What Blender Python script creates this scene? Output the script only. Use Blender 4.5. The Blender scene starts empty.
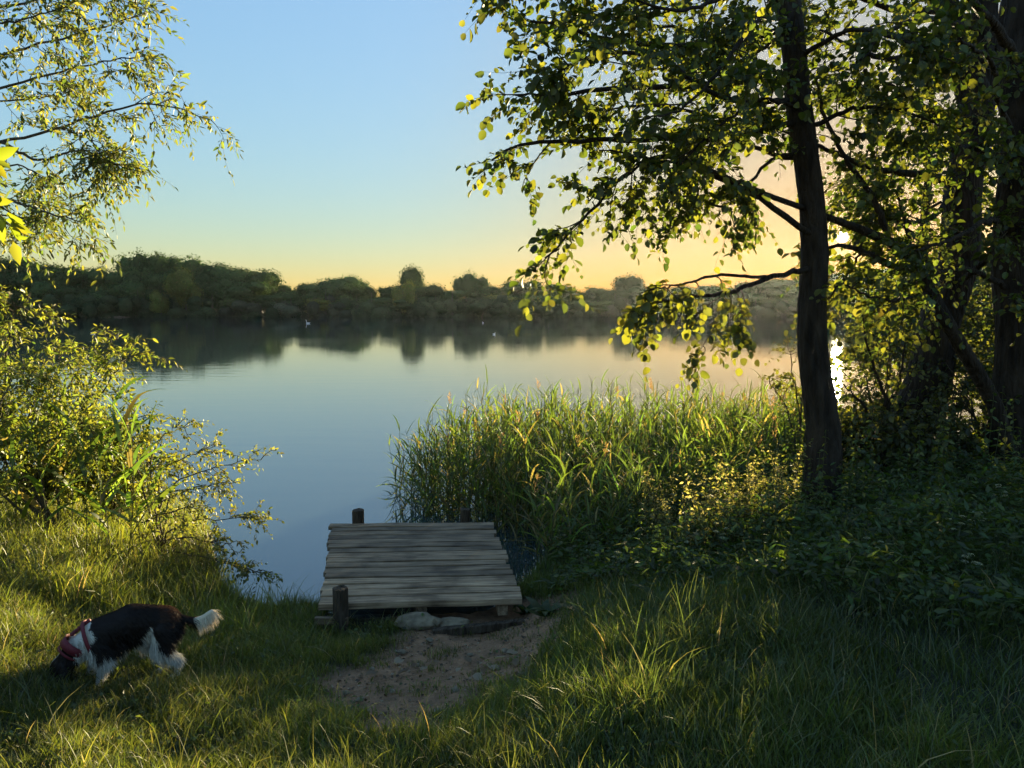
import bpy, bmesh, math, random
import numpy as np
from mathutils import Vector, Matrix, noise as mnoise

# ---------------------------------------------------------------- camera, light, exposure
F = 768.0
PITCH = math.radians(5.95)
CAMZ = 2.4
W, H = 1024, 768
sc = bpy.context.scene
C = sc.collection
cd = bpy.data.cameras.new('camera')
cd.sensor_width = 36.0
cd.lens = 36.0 * F / W
cd.clip_start = 0.05
cd.clip_end = 3000
cam = bpy.data.objects.new('camera', cd)
C.objects.link(cam)
cam.location = (0, 0, CAMZ)
cam.rotation_euler = (math.pi / 2 - PITCH, 0, 0)
sc.camera = cam

SUN_AZ = math.radians(22.97)      # clockwise from +Y
SUN_EL = math.radians(4.5)
SUN_DIR = Vector((math.sin(SUN_AZ) * math.cos(SUN_EL), math.cos(SUN_AZ) * math.cos(SUN_EL), math.sin(SUN_EL)))
EXPOSURE = 2.62
SUN_STRENGTH = 5.0
SKY_STRENGTH = 0.15
HAZE_DENSITY = 0.00004

world = bpy.data.worlds.new('World')
sc.world = world
world.use_nodes = True
nt = world.node_tree
nt.nodes.clear()
out = nt.nodes.new('ShaderNodeOutputWorld')
bg = nt.nodes.new('ShaderNodeBackground')
sky = nt.nodes.new('ShaderNodeTexSky')
sky.sky_type = 'NISHITA'
sky.sun_disc = False
sky.sun_elevation = SUN_EL
sky.sun_rotation = SUN_AZ
sky.air_density = 1.0
sky.dust_density = 0.25
sky.ozone_density = 2.2
bg.inputs['Strength'].default_value = SKY_STRENGTH
# soft shoulder for the bright sky round the sun, as a camera's highlight roll-off would give
bw = nt.nodes.new('ShaderNodeRGBToBW')
nt.links.new(sky.outputs[0], bw.inputs[0])
den = nt.nodes.new('ShaderNodeMath')
den.operation = 'MULTIPLY_ADD'
den.inputs[1].default_value = 1.05
den.inputs[2].default_value = 1.0
nt.links.new(bw.outputs[0], den.inputs[0])
inv = nt.nodes.new('ShaderNodeMath')
inv.operation = 'DIVIDE'
inv.inputs[0].default_value = 1.0
nt.links.new(den.outputs[0], inv.inputs[1])
scl = nt.nodes.new('ShaderNodeVectorMath')
scl.operation = 'SCALE'
nt.links.new(sky.outputs[0], scl.inputs[0])
nt.links.new(inv.outputs[0], scl.inputs['Scale'])
tnt = nt.nodes.new('ShaderNodeVectorMath')
tnt.operation = 'MULTIPLY'
tnt.inputs[1].default_value = (1.0, 1.0, 1.02)
nt.links.new(scl.outputs[0], tnt.inputs[0])
# the sun's own disc and the bright air close round it
geo = nt.nodes.new('ShaderNodeTexCoord')
dot = nt.nodes.new('ShaderNodeVectorMath')
dot.operation = 'DOT_PRODUCT'
dot.inputs[1].default_value = tuple(SUN_DIR)
nt.links.new(geo.outputs['Generated'], dot.inputs[0])
acs = nt.nodes.new('ShaderNodeMath')
acs.operation = 'ARCCOSINE'
nt.links.new(dot.outputs['Value'], acs.inputs[0])
disc = nt.nodes.new('ShaderNodeMapRange')
disc.interpolation_type = 'SMOOTHSTEP'
disc.inputs['From Min'].default_value = math.radians(0.42)
disc.inputs['From Max'].default_value = math.radians(0.18)
disc.inputs['To Min'].default_value = 0.0
disc.inputs['To Max'].default_value = 60.0
nt.links.new(acs.outputs[0], disc.inputs['Value'])
aur = nt.nodes.new('ShaderNodeMapRange')
aur.interpolation_type = 'SMOOTHERSTEP'
aur.inputs['From Min'].default_value = math.radians(3.0)
aur.inputs['From Max'].default_value = 0.0
aur.inputs['To Max'].default_value = 0.4
nt.links.new(acs.outputs[0], aur.inputs['Value'])
sm_ = nt.nodes.new('ShaderNodeMath')
nt.links.new(disc.outputs[0], sm_.inputs[0])
nt.links.new(aur.outputs[0], sm_.inputs[1])
sc2 = nt.nodes.new('ShaderNodeVectorMath')
sc2.operation = 'SCALE'
sc2.inputs[0].default_value = (1.0, 0.80, 0.42)
nt.links.new(sm_.outputs[0], sc2.inputs['Scale'])
# low dusty air turns golden towards the sun
wf = nt.nodes.new('ShaderNodeMapRange')
wf.interpolation_type = 'SMOOTHSTEP'
wf.inputs['From Min'].default_value = math.radians(34)
wf.inputs['From Max'].default_value = math.radians(2)
nt.links.new(acs.outputs[0], wf.inputs['Value'])
wm = nt.nodes.new('ShaderNodeMixRGB')
wm.inputs[1].default_value = (1, 1, 1, 1)
wm.inputs[2].default_value = (0.98, 0.76, 0.56, 1)
nt.links.new(wf.outputs[0], wm.inputs[0])
wmul = nt.nodes.new('ShaderNodeVectorMath')
wmul.operation = 'MULTIPLY'
nt.links.new(tnt.outputs[0], wmul.inputs[0])
nt.links.new(wm.outputs[0], wmul.inputs[1])
addn = nt.nodes.new('ShaderNodeVectorMath')
addn.operation = 'ADD'
nt.links.new(wmul.outputs[0], addn.inputs[0])
nt.links.new(sc2.outputs[0], addn.inputs[1])
nt.links.new(addn.outputs[0], bg.inputs['Color'])
nt.links.new(bg.outputs[0], out.inputs['Surface'])

sd = bpy.data.lights.new('sun', 'SUN')
sd.energy = SUN_STRENGTH
sd.angle = math.radians(0.6)
sd.color = (1.0, 0.82, 0.48)
sun = bpy.data.objects.new('sun', sd)
C.objects.link(sun)
sun.rotation_euler = SUN_DIR.to_track_quat('Z', 'Y').to_euler()
sun.location = SUN_DIR * 60

sc.view_settings.view_transform = 'Standard'
sc.view_settings.look = 'None'
sc.view_settings.exposure = EXPOSURE
sc.view_settings.gamma = 1
sc.view_settings.use_curve_mapping = False
sc.render.engine = 'CYCLES'
sc.cycles.use_denoising = True
sc.cycles.max_bounces = 8
sc.cycles.diffuse_bounces = 3
sc.cycles.glossy_bounces = 3
sc.cycles.transmission_bounces = 4
sc.cycles.volume_bounces = 0
sc.cycles.sample_clamp_indirect = 6
sc.cycles.caustics_reflective = False
sc.cycles.caustics_refractive = False

RNG = np.random.default_rng(7)
random.seed(7)


# ---------------------------------------------------------------- viewing geometry helpers
def ray(px, py):
    u = (px - 512) / F
    v = (384 - py) / F
    return Vector((u, math.cos(PITCH) + v * math.sin(PITCH), -math.sin(PITCH) + v * math.cos(PITCH)))


def at(px, py, y):
    r = ray(px, py)
    return Vector((0, 0, CAMZ)) + r * (y / r.y)


def atz(px, py, z):
    r = ray(px, py)
    return Vector((0, 0, CAMZ)) + r * ((z - CAMZ) / r.z)


# ---------------------------------------------------------------- terrain
SX = [-220, -60, -30, -8, -4.2, -3.2, -2.75, -2.3, -1.7, -0.2, 0.05, 0.5, 0.9, 1.7, 3.5, 6, 12, 30, 60, 220]
SY = [34, 24, 17, 10.5, 8.6, 7.9, 7.1, 5.9, 5.45, 5.6, 5.8, 6.9, 7.5, 8.4, 9.6, 10.6, 13, 20, 26, 40]


def sm(t):
    t = np.clip(t, 0, 1)
    return t * t * (3 - 2 * t)


def shore(x):
    return np.interp(x, SX, SY)


def hgt(x, y):
    x = np.asarray(x, float)
    y = np.asarray(y, float)
    wob = 0.10 * np.sin(x * 3.1 + 0.7) + 0.06 * np.sin(x * 7.3)
    d = shore(x) + wob - y
    h = 0.22 * sm(d / 0.28) + 0.6 * sm(d / 4.6) + 0.35 * sm((d - 5) / 20)
    h = h - 0.9 * sm(-d / 1.6)
    # right-hand bank is a little higher under the trees
    h = h + 0.10 * sm((x - 1.5) / 2.5) * sm(d / 1.5)
    far = 142 + 3 * np.sin(x * 0.045 + 1) + 1.5 * np.sin(x * 0.13)
    h = h + 1.3 * sm((y - far + 2.0) / 6)
    h = h + 1.5 * sm((np.abs(x) - 165) / 10) * (y > 30)
    lump = 0.018 * np.sin(x * 4.3 + y * 2.1) * np.sin(y * 5.3 - x * 1.2) + 0.012 * np.sin(x * 9 + 1) * np.sin(y * 8.1)
    h = h + lump * sm(d / 0.5)
    return h


def hz(x, y):
    return float(hgt(x, y))


def onground(px, py):
    r = ray(px, py)
    t = 1.0
    for _ in range(4000):
        p = Vector((0, 0, CAMZ)) + r * t
        if p.z < hz(p.x, p.y):
            break
        t += 0.01
    return p


def path_mask(x, y):
    """1 where the trodden earth lies"""
    x = np.asarray(x, float)
    y = np.asarray(y, float)
    pts = [(-0.12, 5.0, .60), (-0.22, 4.55, .62), (-0.42, 4.1, .60), (-0.55, 3.7, .42), (-0.50, 3.3, .20), (0.05, 4.2, .32), (-.85, 4.0, .25)]
    m = np.zeros(np.broadcast(x, y).shape)
    for a, b, r in pts:
        dd = np.sqrt(((x - a)) ** 2 + ((y - b) * 1.3) ** 2) / r
        m = np.maximum(m, 1 - sm((dd - 0.65) / 0.55))
    wob = 0.34 * np.sin(x * 9 + y * 6) * np.sin(y * 11 - x * 5) + 0.25 * np.sin(x * 21 + 2 + 2 * y) * np.sin(y * 25 - x * 3)
    return np.clip(m + wob * (m > 0.02) * (1 - .55 * m), 0, 1)


# ---------------------------------------------------------------- materials
def new_mat(name):
    m = bpy.data.materials.new(name)
    m.use_nodes = True
    n = m.node_tree
    n.nodes.clear()
    o = n.nodes.new('ShaderNodeOutputMaterial')
    return m, n, o


def N(n, t, **kw):
    a = n.nodes.new(t)
    for k, v in kw.items():
        if isinstance(k, str) and hasattr(a, k):
            setattr(a, k, v)
    return a


def ramp(n, stops):
    r = n.nodes.new('ShaderNodeValToRGB')
    el = r.color_ramp.elements
    el[0].position, el[0].color = stops[0][0], (*stops[0][1], 1)
    el[1].position, el[1].color = stops[-1][0], (*stops[-1][1], 1)
    for p, c in stops[1:-1]:
        e = el.new(p)
        e.color = (*c, 1)
    return r


def leaf_material(name, trans=0.48, gloss=0.03, rough=0.5, tint=(1.5, 1.45, 0.7), rnd=0.0):
    m, n, o = new_mat(name)
    at_ = N(n, 'ShaderNodeAttribute')
    at_.attribute_name = 'Col'
    col = at_.outputs['Color']
    if rnd:
        oi = N(n, 'ShaderNodeObjectInfo')
        mr = N(n, 'ShaderNodeMapRange')
        mr.inputs['To Min'].default_value = 1 - rnd
        mr.inputs['To Max'].default_value = 1 + rnd
        n.links.new(oi.outputs['Random'], mr.inputs['Value'])
        mm = N(n, 'ShaderNodeVectorMath', operation='SCALE')
        n.links.new(col, mm.inputs[0])
        n.links.new(mr.outputs[0], mm.inputs['Scale'])
        col = mm.outputs[0]
    dif = N(n, 'ShaderNodeBsdfDiffuse')
    tr = N(n, 'ShaderNodeBsdfTranslucent')
    tm = N(n, 'ShaderNodeVectorMath', operation='MULTIPLY')
    tm.inputs[1].default_value = tint
    n.links.new(col, tm.inputs[0])
    n.links.new(col, dif.inputs['Color'])
    n.links.new(tm.outputs[0], tr.inputs['Color'])
    mx = N(n, 'ShaderNodeMixShader')
    mx.inputs[0].default_value = trans
    n.links.new(dif.outputs[0], mx.inputs[1])
    n.links.new(tr.outputs[0], mx.inputs[2])
    gl = N(n, 'ShaderNodeBsdfGlossy')
    gl.inputs['Roughness'].default_value = rough
    gl.inputs['Color'].default_value = (1, 1, 1, 1)
    mg = N(n, 'ShaderNodeMixShader')
    mg.inputs[0].default_value = gloss
    n.links.new(mx.outputs[0], mg.inputs[1])
    n.links.new(gl.outputs[0], mg.inputs[2])
    n.links.new(mg.outputs[0], o.inputs['Surface'])
    return m


def bark_material(name, c1, c2, scale=14, stretch=4.0, bump=1.0, rough=0.9):
    m, n, o = new_mat(name)
    b = N(n, 'ShaderNodeBsdfPrincipled')
    b.inputs['Roughness'].default_value = rough
    b.inputs['Specular IOR Level'].default_value = 0.2
    tc = N(n, 'ShaderNodeTexCoord')
    mp = N(n, 'ShaderNodeMapping')
    mp.inputs['Scale'].default_value = (scale, scale, scale / stretch)
    n.links.new(tc.outputs['Object'], mp.inputs[0])
    no = N(n, 'ShaderNodeTexNoise')
    no.inputs['Scale'].default_value = 1.0
    no.inputs['Detail'].default_value = 8
    n.links.new(mp.outputs[0], no.inputs['Vector'])
    vo = N(n, 'ShaderNodeTexVoronoi', feature='DISTANCE_TO_EDGE')
    vo.inputs['Scale'].default_value = 1.3
    n.links.new(mp.outputs[0], vo.inputs['Vector'])
    r = ramp(n, [(0.3, c1), (0.7, c2)])
    n.links.new(no.outputs['Fac'], r.inputs[0])
    n.links.new(r.outputs[0], b.inputs['Base Color'])
    ad = N(n, 'ShaderNodeMath', operation='MULTIPLY_ADD')
    ad.inputs[1].default_value = 0.8
    n.links.new(vo.outputs['Distance'], ad.inputs[0])
    n.links.new(no.outputs['Fac'], ad.inputs[2])
    bp = N(n, 'ShaderNodeBump')
    bp.inputs['Strength'].default_value = bump
    bp.inputs['Distance'].default_value = 0.06
    n.links.new(ad.outputs[0], bp.inputs['Height'])
    n.links.new(bp.outputs[0], b.inputs['Normal'])
    n.links.new(b.outputs[0], o.inputs['Surface'])
    return m


M = {}
M['leaf'] = leaf_material('leaf_surface')
M['grass'] = leaf_material('grass_surface', trans=0.52, gloss=0.035, rough=0.5)
M['far_leaf'] = leaf_material('far_leaf_surface', trans=0.12, gloss=0.0, rnd=0.25)
M['fur'] = leaf_material('fur_surface', trans=0.12, gloss=0.012, rough=0.4, tint=(1.1, 1.05, 0.9))
M['bark'] = bark_material('alder_bark', (0.012, 0.009, 0.007), (0.05, 0.038, 0.028))
M['post'] = bark_material('old_post', (0.035, 0.025, 0.017), (0.12, 0.088, 0.06), scale=22, stretch=6)
M['willow_bark'] = bark_material('willow_bark', (0.05, 0.04, 0.028), (0.13, 0.11, 0.08))
M['far_bark'] = bark_material('far_bark', (0.05, 0.045, 0.035), (0.14, 0.12, 0.10), scale=3)
M['twig'] = bark_material('twig_bark', (0.045, 0.035, 0.02), (0.09, 0.075, 0.045), scale=40, bump=0.2)


def plain(name, c1, c2, scale=20, rough=0.8, bump=0.3, dist=0.01, metallic=0.0):
    m, n, o = new_mat(name)
    b = N(n, 'ShaderNodeBsdfPrincipled')
    b.inputs['Roughness'].default_value = rough
    b.inputs['Metallic'].default_value = metallic
    tc = N(n, 'ShaderNodeTexCoord')
    no = N(n, 'ShaderNodeTexNoise')
    no.inputs['Scale'].default_value = scale
    no.inputs['Detail'].default_value = 7
    n.links.new(tc.outputs['Object'], no.inputs['Vector'])
    r = ramp(n, [(0.3, c1), (0.7, c2)])
    n.links.new(no.outputs['Fac'], r.inputs[0])
    n.links.new(r.outputs[0], b.inputs['Base Color'])
    bp = N(n, 'ShaderNodeBump')
    bp.inputs['Strength'].default_value = bump
    bp.inputs['Distance'].default_value = dist
    n.links.new(no.outputs['Fac'], bp.inputs['Height'])
    n.links.new(bp.outputs[0], b.inputs['Normal'])
    n.links.new(b.outputs[0], o.inputs['Surface'])
    return m


M['stone'] = plain('weathered_stone', (0.10, 0.075, 0.045), (0.30, 0.235, 0.15), 14, 0.9, 0.8, 0.02)
M['harness'] = plain('red_webbing', (0.09, 0.006, 0.012), (0.15, 0.01, 0.02), 120, 0.7, 0.4, 0.002)
M['white_feather'] = plain('white_feather', (0.7, 0.7, 0.68), (0.85, 0.85, 0.82), 30, 0.7)
M['brown_feather'] = plain('brown_feather', (0.08, 0.06, 0.04), (0.2, 0.16, 0.11), 30, 0.7)
M['beak'] = plain('orange_beak', (0.5, 0.18, 0.03), (0.6, 0.25, 0.05), 30, 0.5)
M['nose'] = plain('black_nose', (0.01, 0.01, 0.01), (0.02, 0.018, 0.018), 60, 0.35)
M['skin'] = plain('dog_coat_base', (0.02, 0.014, 0.01), (0.04, 0.026, 0.02), 60, 0.9)

# weathered plank: long grain along local x
m, n, o = new_mat('weathered_plank')
b = N(n, 'ShaderNodeBsdfPrincipled')
b.inputs['Roughness'].default_value = 0.78
tc = N(n, 'ShaderNodeTexCoord')
oi = N(n, 'ShaderNodeObjectInfo')
va = N(n, 'ShaderNodeVectorMath', operation='SCALE')
va.inputs['Scale'].default_value = 37.0
cmb = N(n, 'ShaderNodeCombineXYZ')
for k in range(3):
    n.links.new(oi.outputs['Random'], cmb.inputs[k])
n.links.new(cmb.outputs[0], va.inputs[0])
vadd = N(n, 'ShaderNodeVectorMath', operation='ADD')
n.links.new(tc.outputs['Object'], vadd.inputs[0])
n.links.new(va.outputs[0], vadd.inputs[1])
mp = N(n, 'ShaderNodeMapping')
mp.inputs['Scale'].default_value = (2.6, 42, 42)
n.links.new(vadd.outputs[0], mp.inputs[0])
no = N(n, 'ShaderNodeTexNoise')
no.inputs['Scale'].default_value = 1
no.inputs['Detail'].default_value = 9
no.inputs['Roughness'].default_value = 0.65
n.links.new(mp.outputs[0], no.inputs['Vector'])
n2 = N(n, 'ShaderNodeTexNoise')
n2.inputs['Scale'].default_value = 4
n2.inputs['Detail'].default_value = 5
n.links.new(vadd.outputs[0], n2.inputs['Vector'])
r1 = ramp(n, [(0.28, (0.025, 0.015, 0.008)), (0.46, (0.25, 0.165, 0.095)), (0.7, (0.52, 0.375, 0.24))])
n.links.new(no.outputs['Fac'], r1.inputs[0])
r2 = ramp(n, [(0.32, (0.40, 0.36, 0.30)), (0.5, (0.9, 0.88, 0.84)), (0.7, (1.2, 1.16, 1.1))])
n.links.new(n2.outputs['Fac'], r2.inputs[0])
mu = N(n, 'ShaderNodeVectorMath', operation='MULTIPLY')
n.links.new(r1.outputs[0], mu.inputs[0])
n.links.new(r2.outputs[0], mu.inputs[1])
mr = N(n, 'ShaderNodeMapRange')
mr.inputs['To Min'].default_value = 0.55
mr.inputs['To Max'].default_value = 1.2
n.links.new(oi.outputs['Random'], mr.inputs['Value'])
ms = N(n, 'ShaderNodeVectorMath', operation='SCALE')
n.links.new(mu.outputs[0], ms.inputs[0])
n.links.new(mr.outputs[0], ms.inputs['Scale'])
n.links.new(ms.outputs[0], b.inputs['Base Color'])
bp = N(n, 'ShaderNodeBump')
bp.inputs['Strength'].default_value = 0.8
bp.inputs['Distance'].default_value = 0.006
n.links.new(no.outputs['Fac'], bp.inputs['Height'])
n.links.new(bp.outputs[0], b.inputs['Normal'])
n.links.new(b.outputs[0], o.inputs['Surface'])
M['plank'] = m

# ground
m, n, o = new_mat('bank_soil')
b = N(n, 'ShaderNodeBsdfPrincipled')
b.inputs['Roughness'].default_value = 0.95
tc = N(n, 'ShaderNodeTexCoord')
at_ = N(n, 'ShaderNodeAttribute')
at_.attribute_name = 'Col'
n1 = N(n, 'ShaderNodeTexNoise')
n1.inputs['Scale'].default_value = 9
n1.inputs['Detail'].default_value = 10
n1.inputs['Roughness'].default_value = 0.7
n.links.new(tc.outputs['Object'], n1.inputs['Vector'])
r1 = ramp(n, [(0.3, (0.55, 0.55, 0.55)), (0.7, (1.35, 1.35, 1.35))])
n.links.new(n1.outputs['Fac'], r1.inputs[0])
mu = N(n, 'ShaderNodeVectorMath', operation='MULTIPLY')
n.links.new(at_.outputs['Color'], mu.inputs[0])
n.links.new(r1.outputs[0], mu.inputs[1])
n.links.new(mu.outputs[0], b.inputs['Base Color'])
n2 = N(n, 'ShaderNodeTexNoise')
n2.inputs['Scale'].default_value = 26
n2.inputs['Detail'].default_value = 8
n.links.new(tc.outputs['Object'], n2.inputs['Vector'])
bp = N(n, 'ShaderNodeBump')
bp.inputs['Strength'].default_value = 1.0
bp.inputs['Distance'].default_value = 0.03
n.links.new(n2.outputs['Fac'], bp.inputs['Height'])
n.links.new(bp.outputs[0], b.inputs['Normal'])
n.links.new(b.outputs[0], o.inputs['Surface'])
M['soil'] = m

# water
m, n, o = new_mat('lake_water')
tc = N(n, 'ShaderNodeTexCoord')
mp = N(n, 'ShaderNodeMapping')
mp.inputs['Scale'].default_value = (0.55, 2.2, 1)
n.links.new(tc.outputs['Object'], mp.inputs[0])
n1 = N(n, 'ShaderNodeTexNoise')
n1.inputs['Scale'].default_value = 1.0
n1.inputs['Detail'].default_value = 4
n1.inputs['Roughness'].default_value = 0.55
n.links.new(mp.outputs[0], n1.inputs['Vector'])
mp2 = N(n, 'ShaderNodeMapping')
mp2.inputs['Scale'].default_value = (0.02, 0.07, 1)
n.links.new(tc.outputs['Object'], mp2.inputs[0])
n3 = N(n, 'ShaderNodeTexNoise')
n3.inputs['Scale'].default_value = 1.0
n3.inputs['Detail'].default_value = 2
n.links.new(mp2.outputs[0], n3.inputs['Vector'])
rr = N(n, 'ShaderNodeMapRange')
rr.inputs['From Min'].default_value = 0.4
rr.inputs['From Max'].default_value = 0.65
rr.inputs['To Min'].default_value = 0.15
rr.inputs['To Max'].default_value = 0.5
n.links.new(n3.outputs['Fac'], rr.inputs['Value'])
bp = N(n, 'ShaderNodeBump')
bp.inputs['Distance'].default_value = 0.013
n.links.new(rr.outputs[0], bp.inputs['Strength'])
n.links.new(n1.outputs['Fac'], bp.inputs['Height'])
dif = N(n, 'ShaderNodeBsdfDiffuse')
dif.inputs['Color'].default_value = (0.035, 0.055, 0.06, 1)
gl = N(n, 'ShaderNodeBsdfGlossy')
gl.inputs['Roughness'].default_value = 0.015
gl.inputs['Color'].default_value = (0.95, 0.97, 1, 1)
fr = N(n, 'ShaderNodeFresnel')
fr.inputs['IOR'].default_value = 2.1
n.links.new(bp.outputs[0], gl.inputs['Normal'])
n.links.new(bp.outputs[0], fr.inputs['Normal'])
mx = N(n, 'ShaderNodeMixShader')
n.links.new(fr.outputs[0], mx.inputs[0])
n.links.new(dif.outputs[0], mx.inputs[1])
n.links.new(gl.outputs[0], mx.inputs[2])
n.links.new(mx.outputs[0], o.inputs['Surface'])
M['water'] = m


# ---------------------------------------------------------------- mesh accumulation (numpy)
class Geo:
    def __init__(self):
        self.v, self.l, self.t, self.c, self.m = [], [], [], [], []
        self.n = 0

    def add(self, verts, faces, cols, mat=0):
        """verts (n,3); faces (f,k) int; cols (n,3)"""
        verts = np.asarray(verts, np.float32).reshape(-1, 3)
        faces = np.asarray(faces, np.int64)
        cols = np.broadcast_to(np.asarray(cols, np.float32), verts.shape)
        self.v.append(verts)
        self.c.append(cols)
        self.l.append((faces + self.n).ravel())
        self.t.append(np.full(len(faces), faces.shape[1], np.int64))
        self.m.append(np.full(len(faces), mat, np.int64))
        self.n += len(verts)
        return self

    def mesh(self, name, mats, smooth=False):
        me = bpy.data.meshes.new(name)
        v = np.concatenate(self.v)
        l = np.concatenate(self.l)
        t = np.concatenate(self.t)
        me.vertices.add(len(v))
        me.vertices.foreach_set('co', v.ravel().astype(np.float32))
        me.loops.add(len(l))
        me.loops.foreach_set('vertex_index', l.astype(np.int32))
        me.polygons.add(len(t))
        st = np.concatenate([[0], np.cumsum(t)[:-1]])
        me.polygons.foreach_set('loop_start', st.astype(np.int32))
        me.polygons.foreach_set('loop_total', t.astype(np.int32))
        for mt in mats:
            me.materials.append(mt)
        me.polygons.foreach_set('material_index', np.concatenate(self.m).astype(np.int32))
        if smooth:
            me.polygons.foreach_set('use_smooth', np.ones(len(t), bool))
        a = me.color_attributes.new('Col', 'FLOAT_COLOR', 'POINT')
        c = np.concatenate([np.concatenate(self.c), np.ones((len(v), 1), np.float32)], axis=1)
        a.data.foreach_set('color', c.ravel().astype(np.float32))
        me.update(calc_edges=True)
        me.validate()
        return me

    def obj(self, name, mats, parent=None, smooth=False, origin=None):
        if not isinstance(mats, (list, tuple)):
            mats = [mats]
        if origin is not None:
            og = np.array(origin, np.float32)
            self.v = [a - og for a in self.v]
        o = bpy.data.objects.new(name, self.mesh(name, mats, smooth))
        C.objects.link(o)
        if origin is not None:
            o.location = Vector(origin)
        if parent is not None:
            o.parent = parent
            if origin is not None:
                o.location = Vector(origin) - parent.location
        return o


def nrm(a):
    return a / np.maximum(np.linalg.norm(a, axis=-1, keepdims=True), 1e-9)


def tubes(g, paths, radii, sides=5, col=(0.1, 0.08, 0.05), mat=0, rough=0.0, cap=False):
    """paths (N,K,3), radii (N,K)"""
    paths = np.asarray(paths, float)
    radii = np.asarray(radii, float)
    if paths.ndim == 2:
        paths, radii = paths[None], radii[None]
    n_, k, _ = paths.shape
    tan = np.gradient(paths, axis=1)
    tan = nrm(tan)
    ref = np.where(np.abs(tan[:, 0, 2:3]) < 0.8, np.array([0, 0, 1.0]), np.array([0, 1.0, 0.1]))
    a = np.zeros_like(tan)
    a[:, 0] = nrm(np.cross(tan[:, 0], ref))
    for q_ in range(1, k):          # carry the frame along so that rings never flip
        pr_ = a[:, q_ - 1] - (a[:, q_ - 1] * tan[:, q_]).sum(-1, keepdims=True) * tan[:, q_]
        a[:, q_] = nrm(pr_)
    b_ = np.cross(tan, a)
    ang = np.arange(sides) / sides * 2 * np.pi
    rr_ = radii[:, :, None]
    if rough:
        rr_ = rr_ * (1 + rough * RNG.normal(size=(n_, k, sides)))
    ring = (paths[:, :, None, :] + (rr_ * np.cos(ang))[..., None] * a[:, :, None, :] + (rr_ * np.sin(ang))[..., None] * b_[:, :, None, :])
    idx = np.arange(n_ * k * sides).reshape(n_, k, sides)
    nx = np.roll(idx, -1, axis=2)
    f = np.stack([idx[:, :-1], nx[:, :-1], nx[:, 1:], idx[:, 1:]], axis=-1).reshape(-1, 4)
    col = np.asarray(col, float)
    if col.ndim == 2:
        col = np.repeat(col, k * sides, axis=0)
    g.add(ring.reshape(-1, 3), f, col, mat)
    if cap:
        g.n -= 0
        for r_ in (idx[0, -1], idx[0, 0][::-1]):
            vv = ring.reshape(-1, 3)[r_]
            g.add(vv, np.arange(sides)[None], col if col.ndim == 1 else col[0], mat)


def ribbons(g, paths, side, width, col, mat=0, tipcol=None):
    """paths (N,K,3), side (N,3) unit, width (N,), profile tapering to the tip"""
    n_, k, _ = paths.shape
    t = np.linspace(0, 1, k)
    prof = np.minimum(1, (t * 4 + 0.45)) * (1 - t ** 2.2)
    prof[-1] = 0.03
    off = side[:, None, :] * (width[:, None] * prof[None] * 0.5)[..., None]
    v = np.stack([paths - off, paths + off], axis=2)
    idx = np.arange(n_ * k * 2).reshape(n_, k, 2)
    f = np.stack([idx[:, :-1, 0], idx[:, :-1, 1], idx[:, 1:, 1], idx[:, 1:, 0]], axis=-1).reshape(-1, 4)
    if tipcol is None:
        cc = np.repeat(col, k * 2, axis=0)
    else:
        cc = col[:, None, :] * (1 - t[None, :, None]) + tipcol[:, None, :] * t[None, :, None]
        cc = np.repeat(cc.reshape(-1, 3), 2, axis=0)
    g.add(v.reshape(-1, 3), f, cc, mat)


LEAF = {
    'round': (np.array([[0, 0, 0], [0, .5, -.04], [0, 1, -.12], [-.36, .18, .10], [-.5, .5, .17], [-.31, .84, .04], [.33, .15, .09], [.5, .46, .15], [.34, .82, .06]]),
              np.array([[0, 1, 4, 3], [1, 2, 5, 4], [0, 6, 7, 1], [1, 7, 8, 2]])),
    'lance': (np.array([[0, 0, 0], [0, 1, -.1], [-.5, .33, .04], [-.36, .68, 0], [.5, .33, .04], [.36, .68, 0]]),
              np.array([[0, 1, 3, 2], [0, 4, 5, 1]])),
    'diamond': (np.array([[0, 0, 0], [-.5, .5, .08], [0, 1, 0], [.5, .45, .08]]), np.array([[0, 3, 2, 1]])),
}


def leaves(g, kind, pos, d, nor, length, width, col, mat=0):
    tv, tf = LEAF[kind]
    n_ = len(pos)
    d = nrm(d)
    x = nrm(np.cross(d, nor))
    z = np.cross(x, d)
    s = np.asarray(length)[:, None, None]
    w = np.asarray(width)[:, None, None]
    v = pos[:, None, :] + tv[None, :, 0:1] * w * x[:, None] + tv[None, :, 1:2] * s * d[:, None] + tv[None, :, 2:3] * s * z[:, None]
    k = len(tv)
    f = (tf[None] + (np.arange(n_) * k)[:, None, None]).reshape(-1, tf.shape[1])
    g.add(v.reshape(-1, 3), f, np.repeat(col, k, axis=0), mat)


def varcol(n_, base, var=0.25, warm=None, pwarm=0.0):
    base = np.asarray(base, float)
    c = base[None] * (1 + var * RNG.normal(size=(n_, 1))) * (1 + 0.08 * RNG.normal(size=(n_, 3)))
    if warm is not None:
        k = RNG.random((n_, 1)) < pwarm
        c = np.where(k, np.asarray(warm)[None] * (1 + var * RNG.normal(size=(n_, 1))), c)
    return np.clip(c, 0.004, 0.9)


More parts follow.
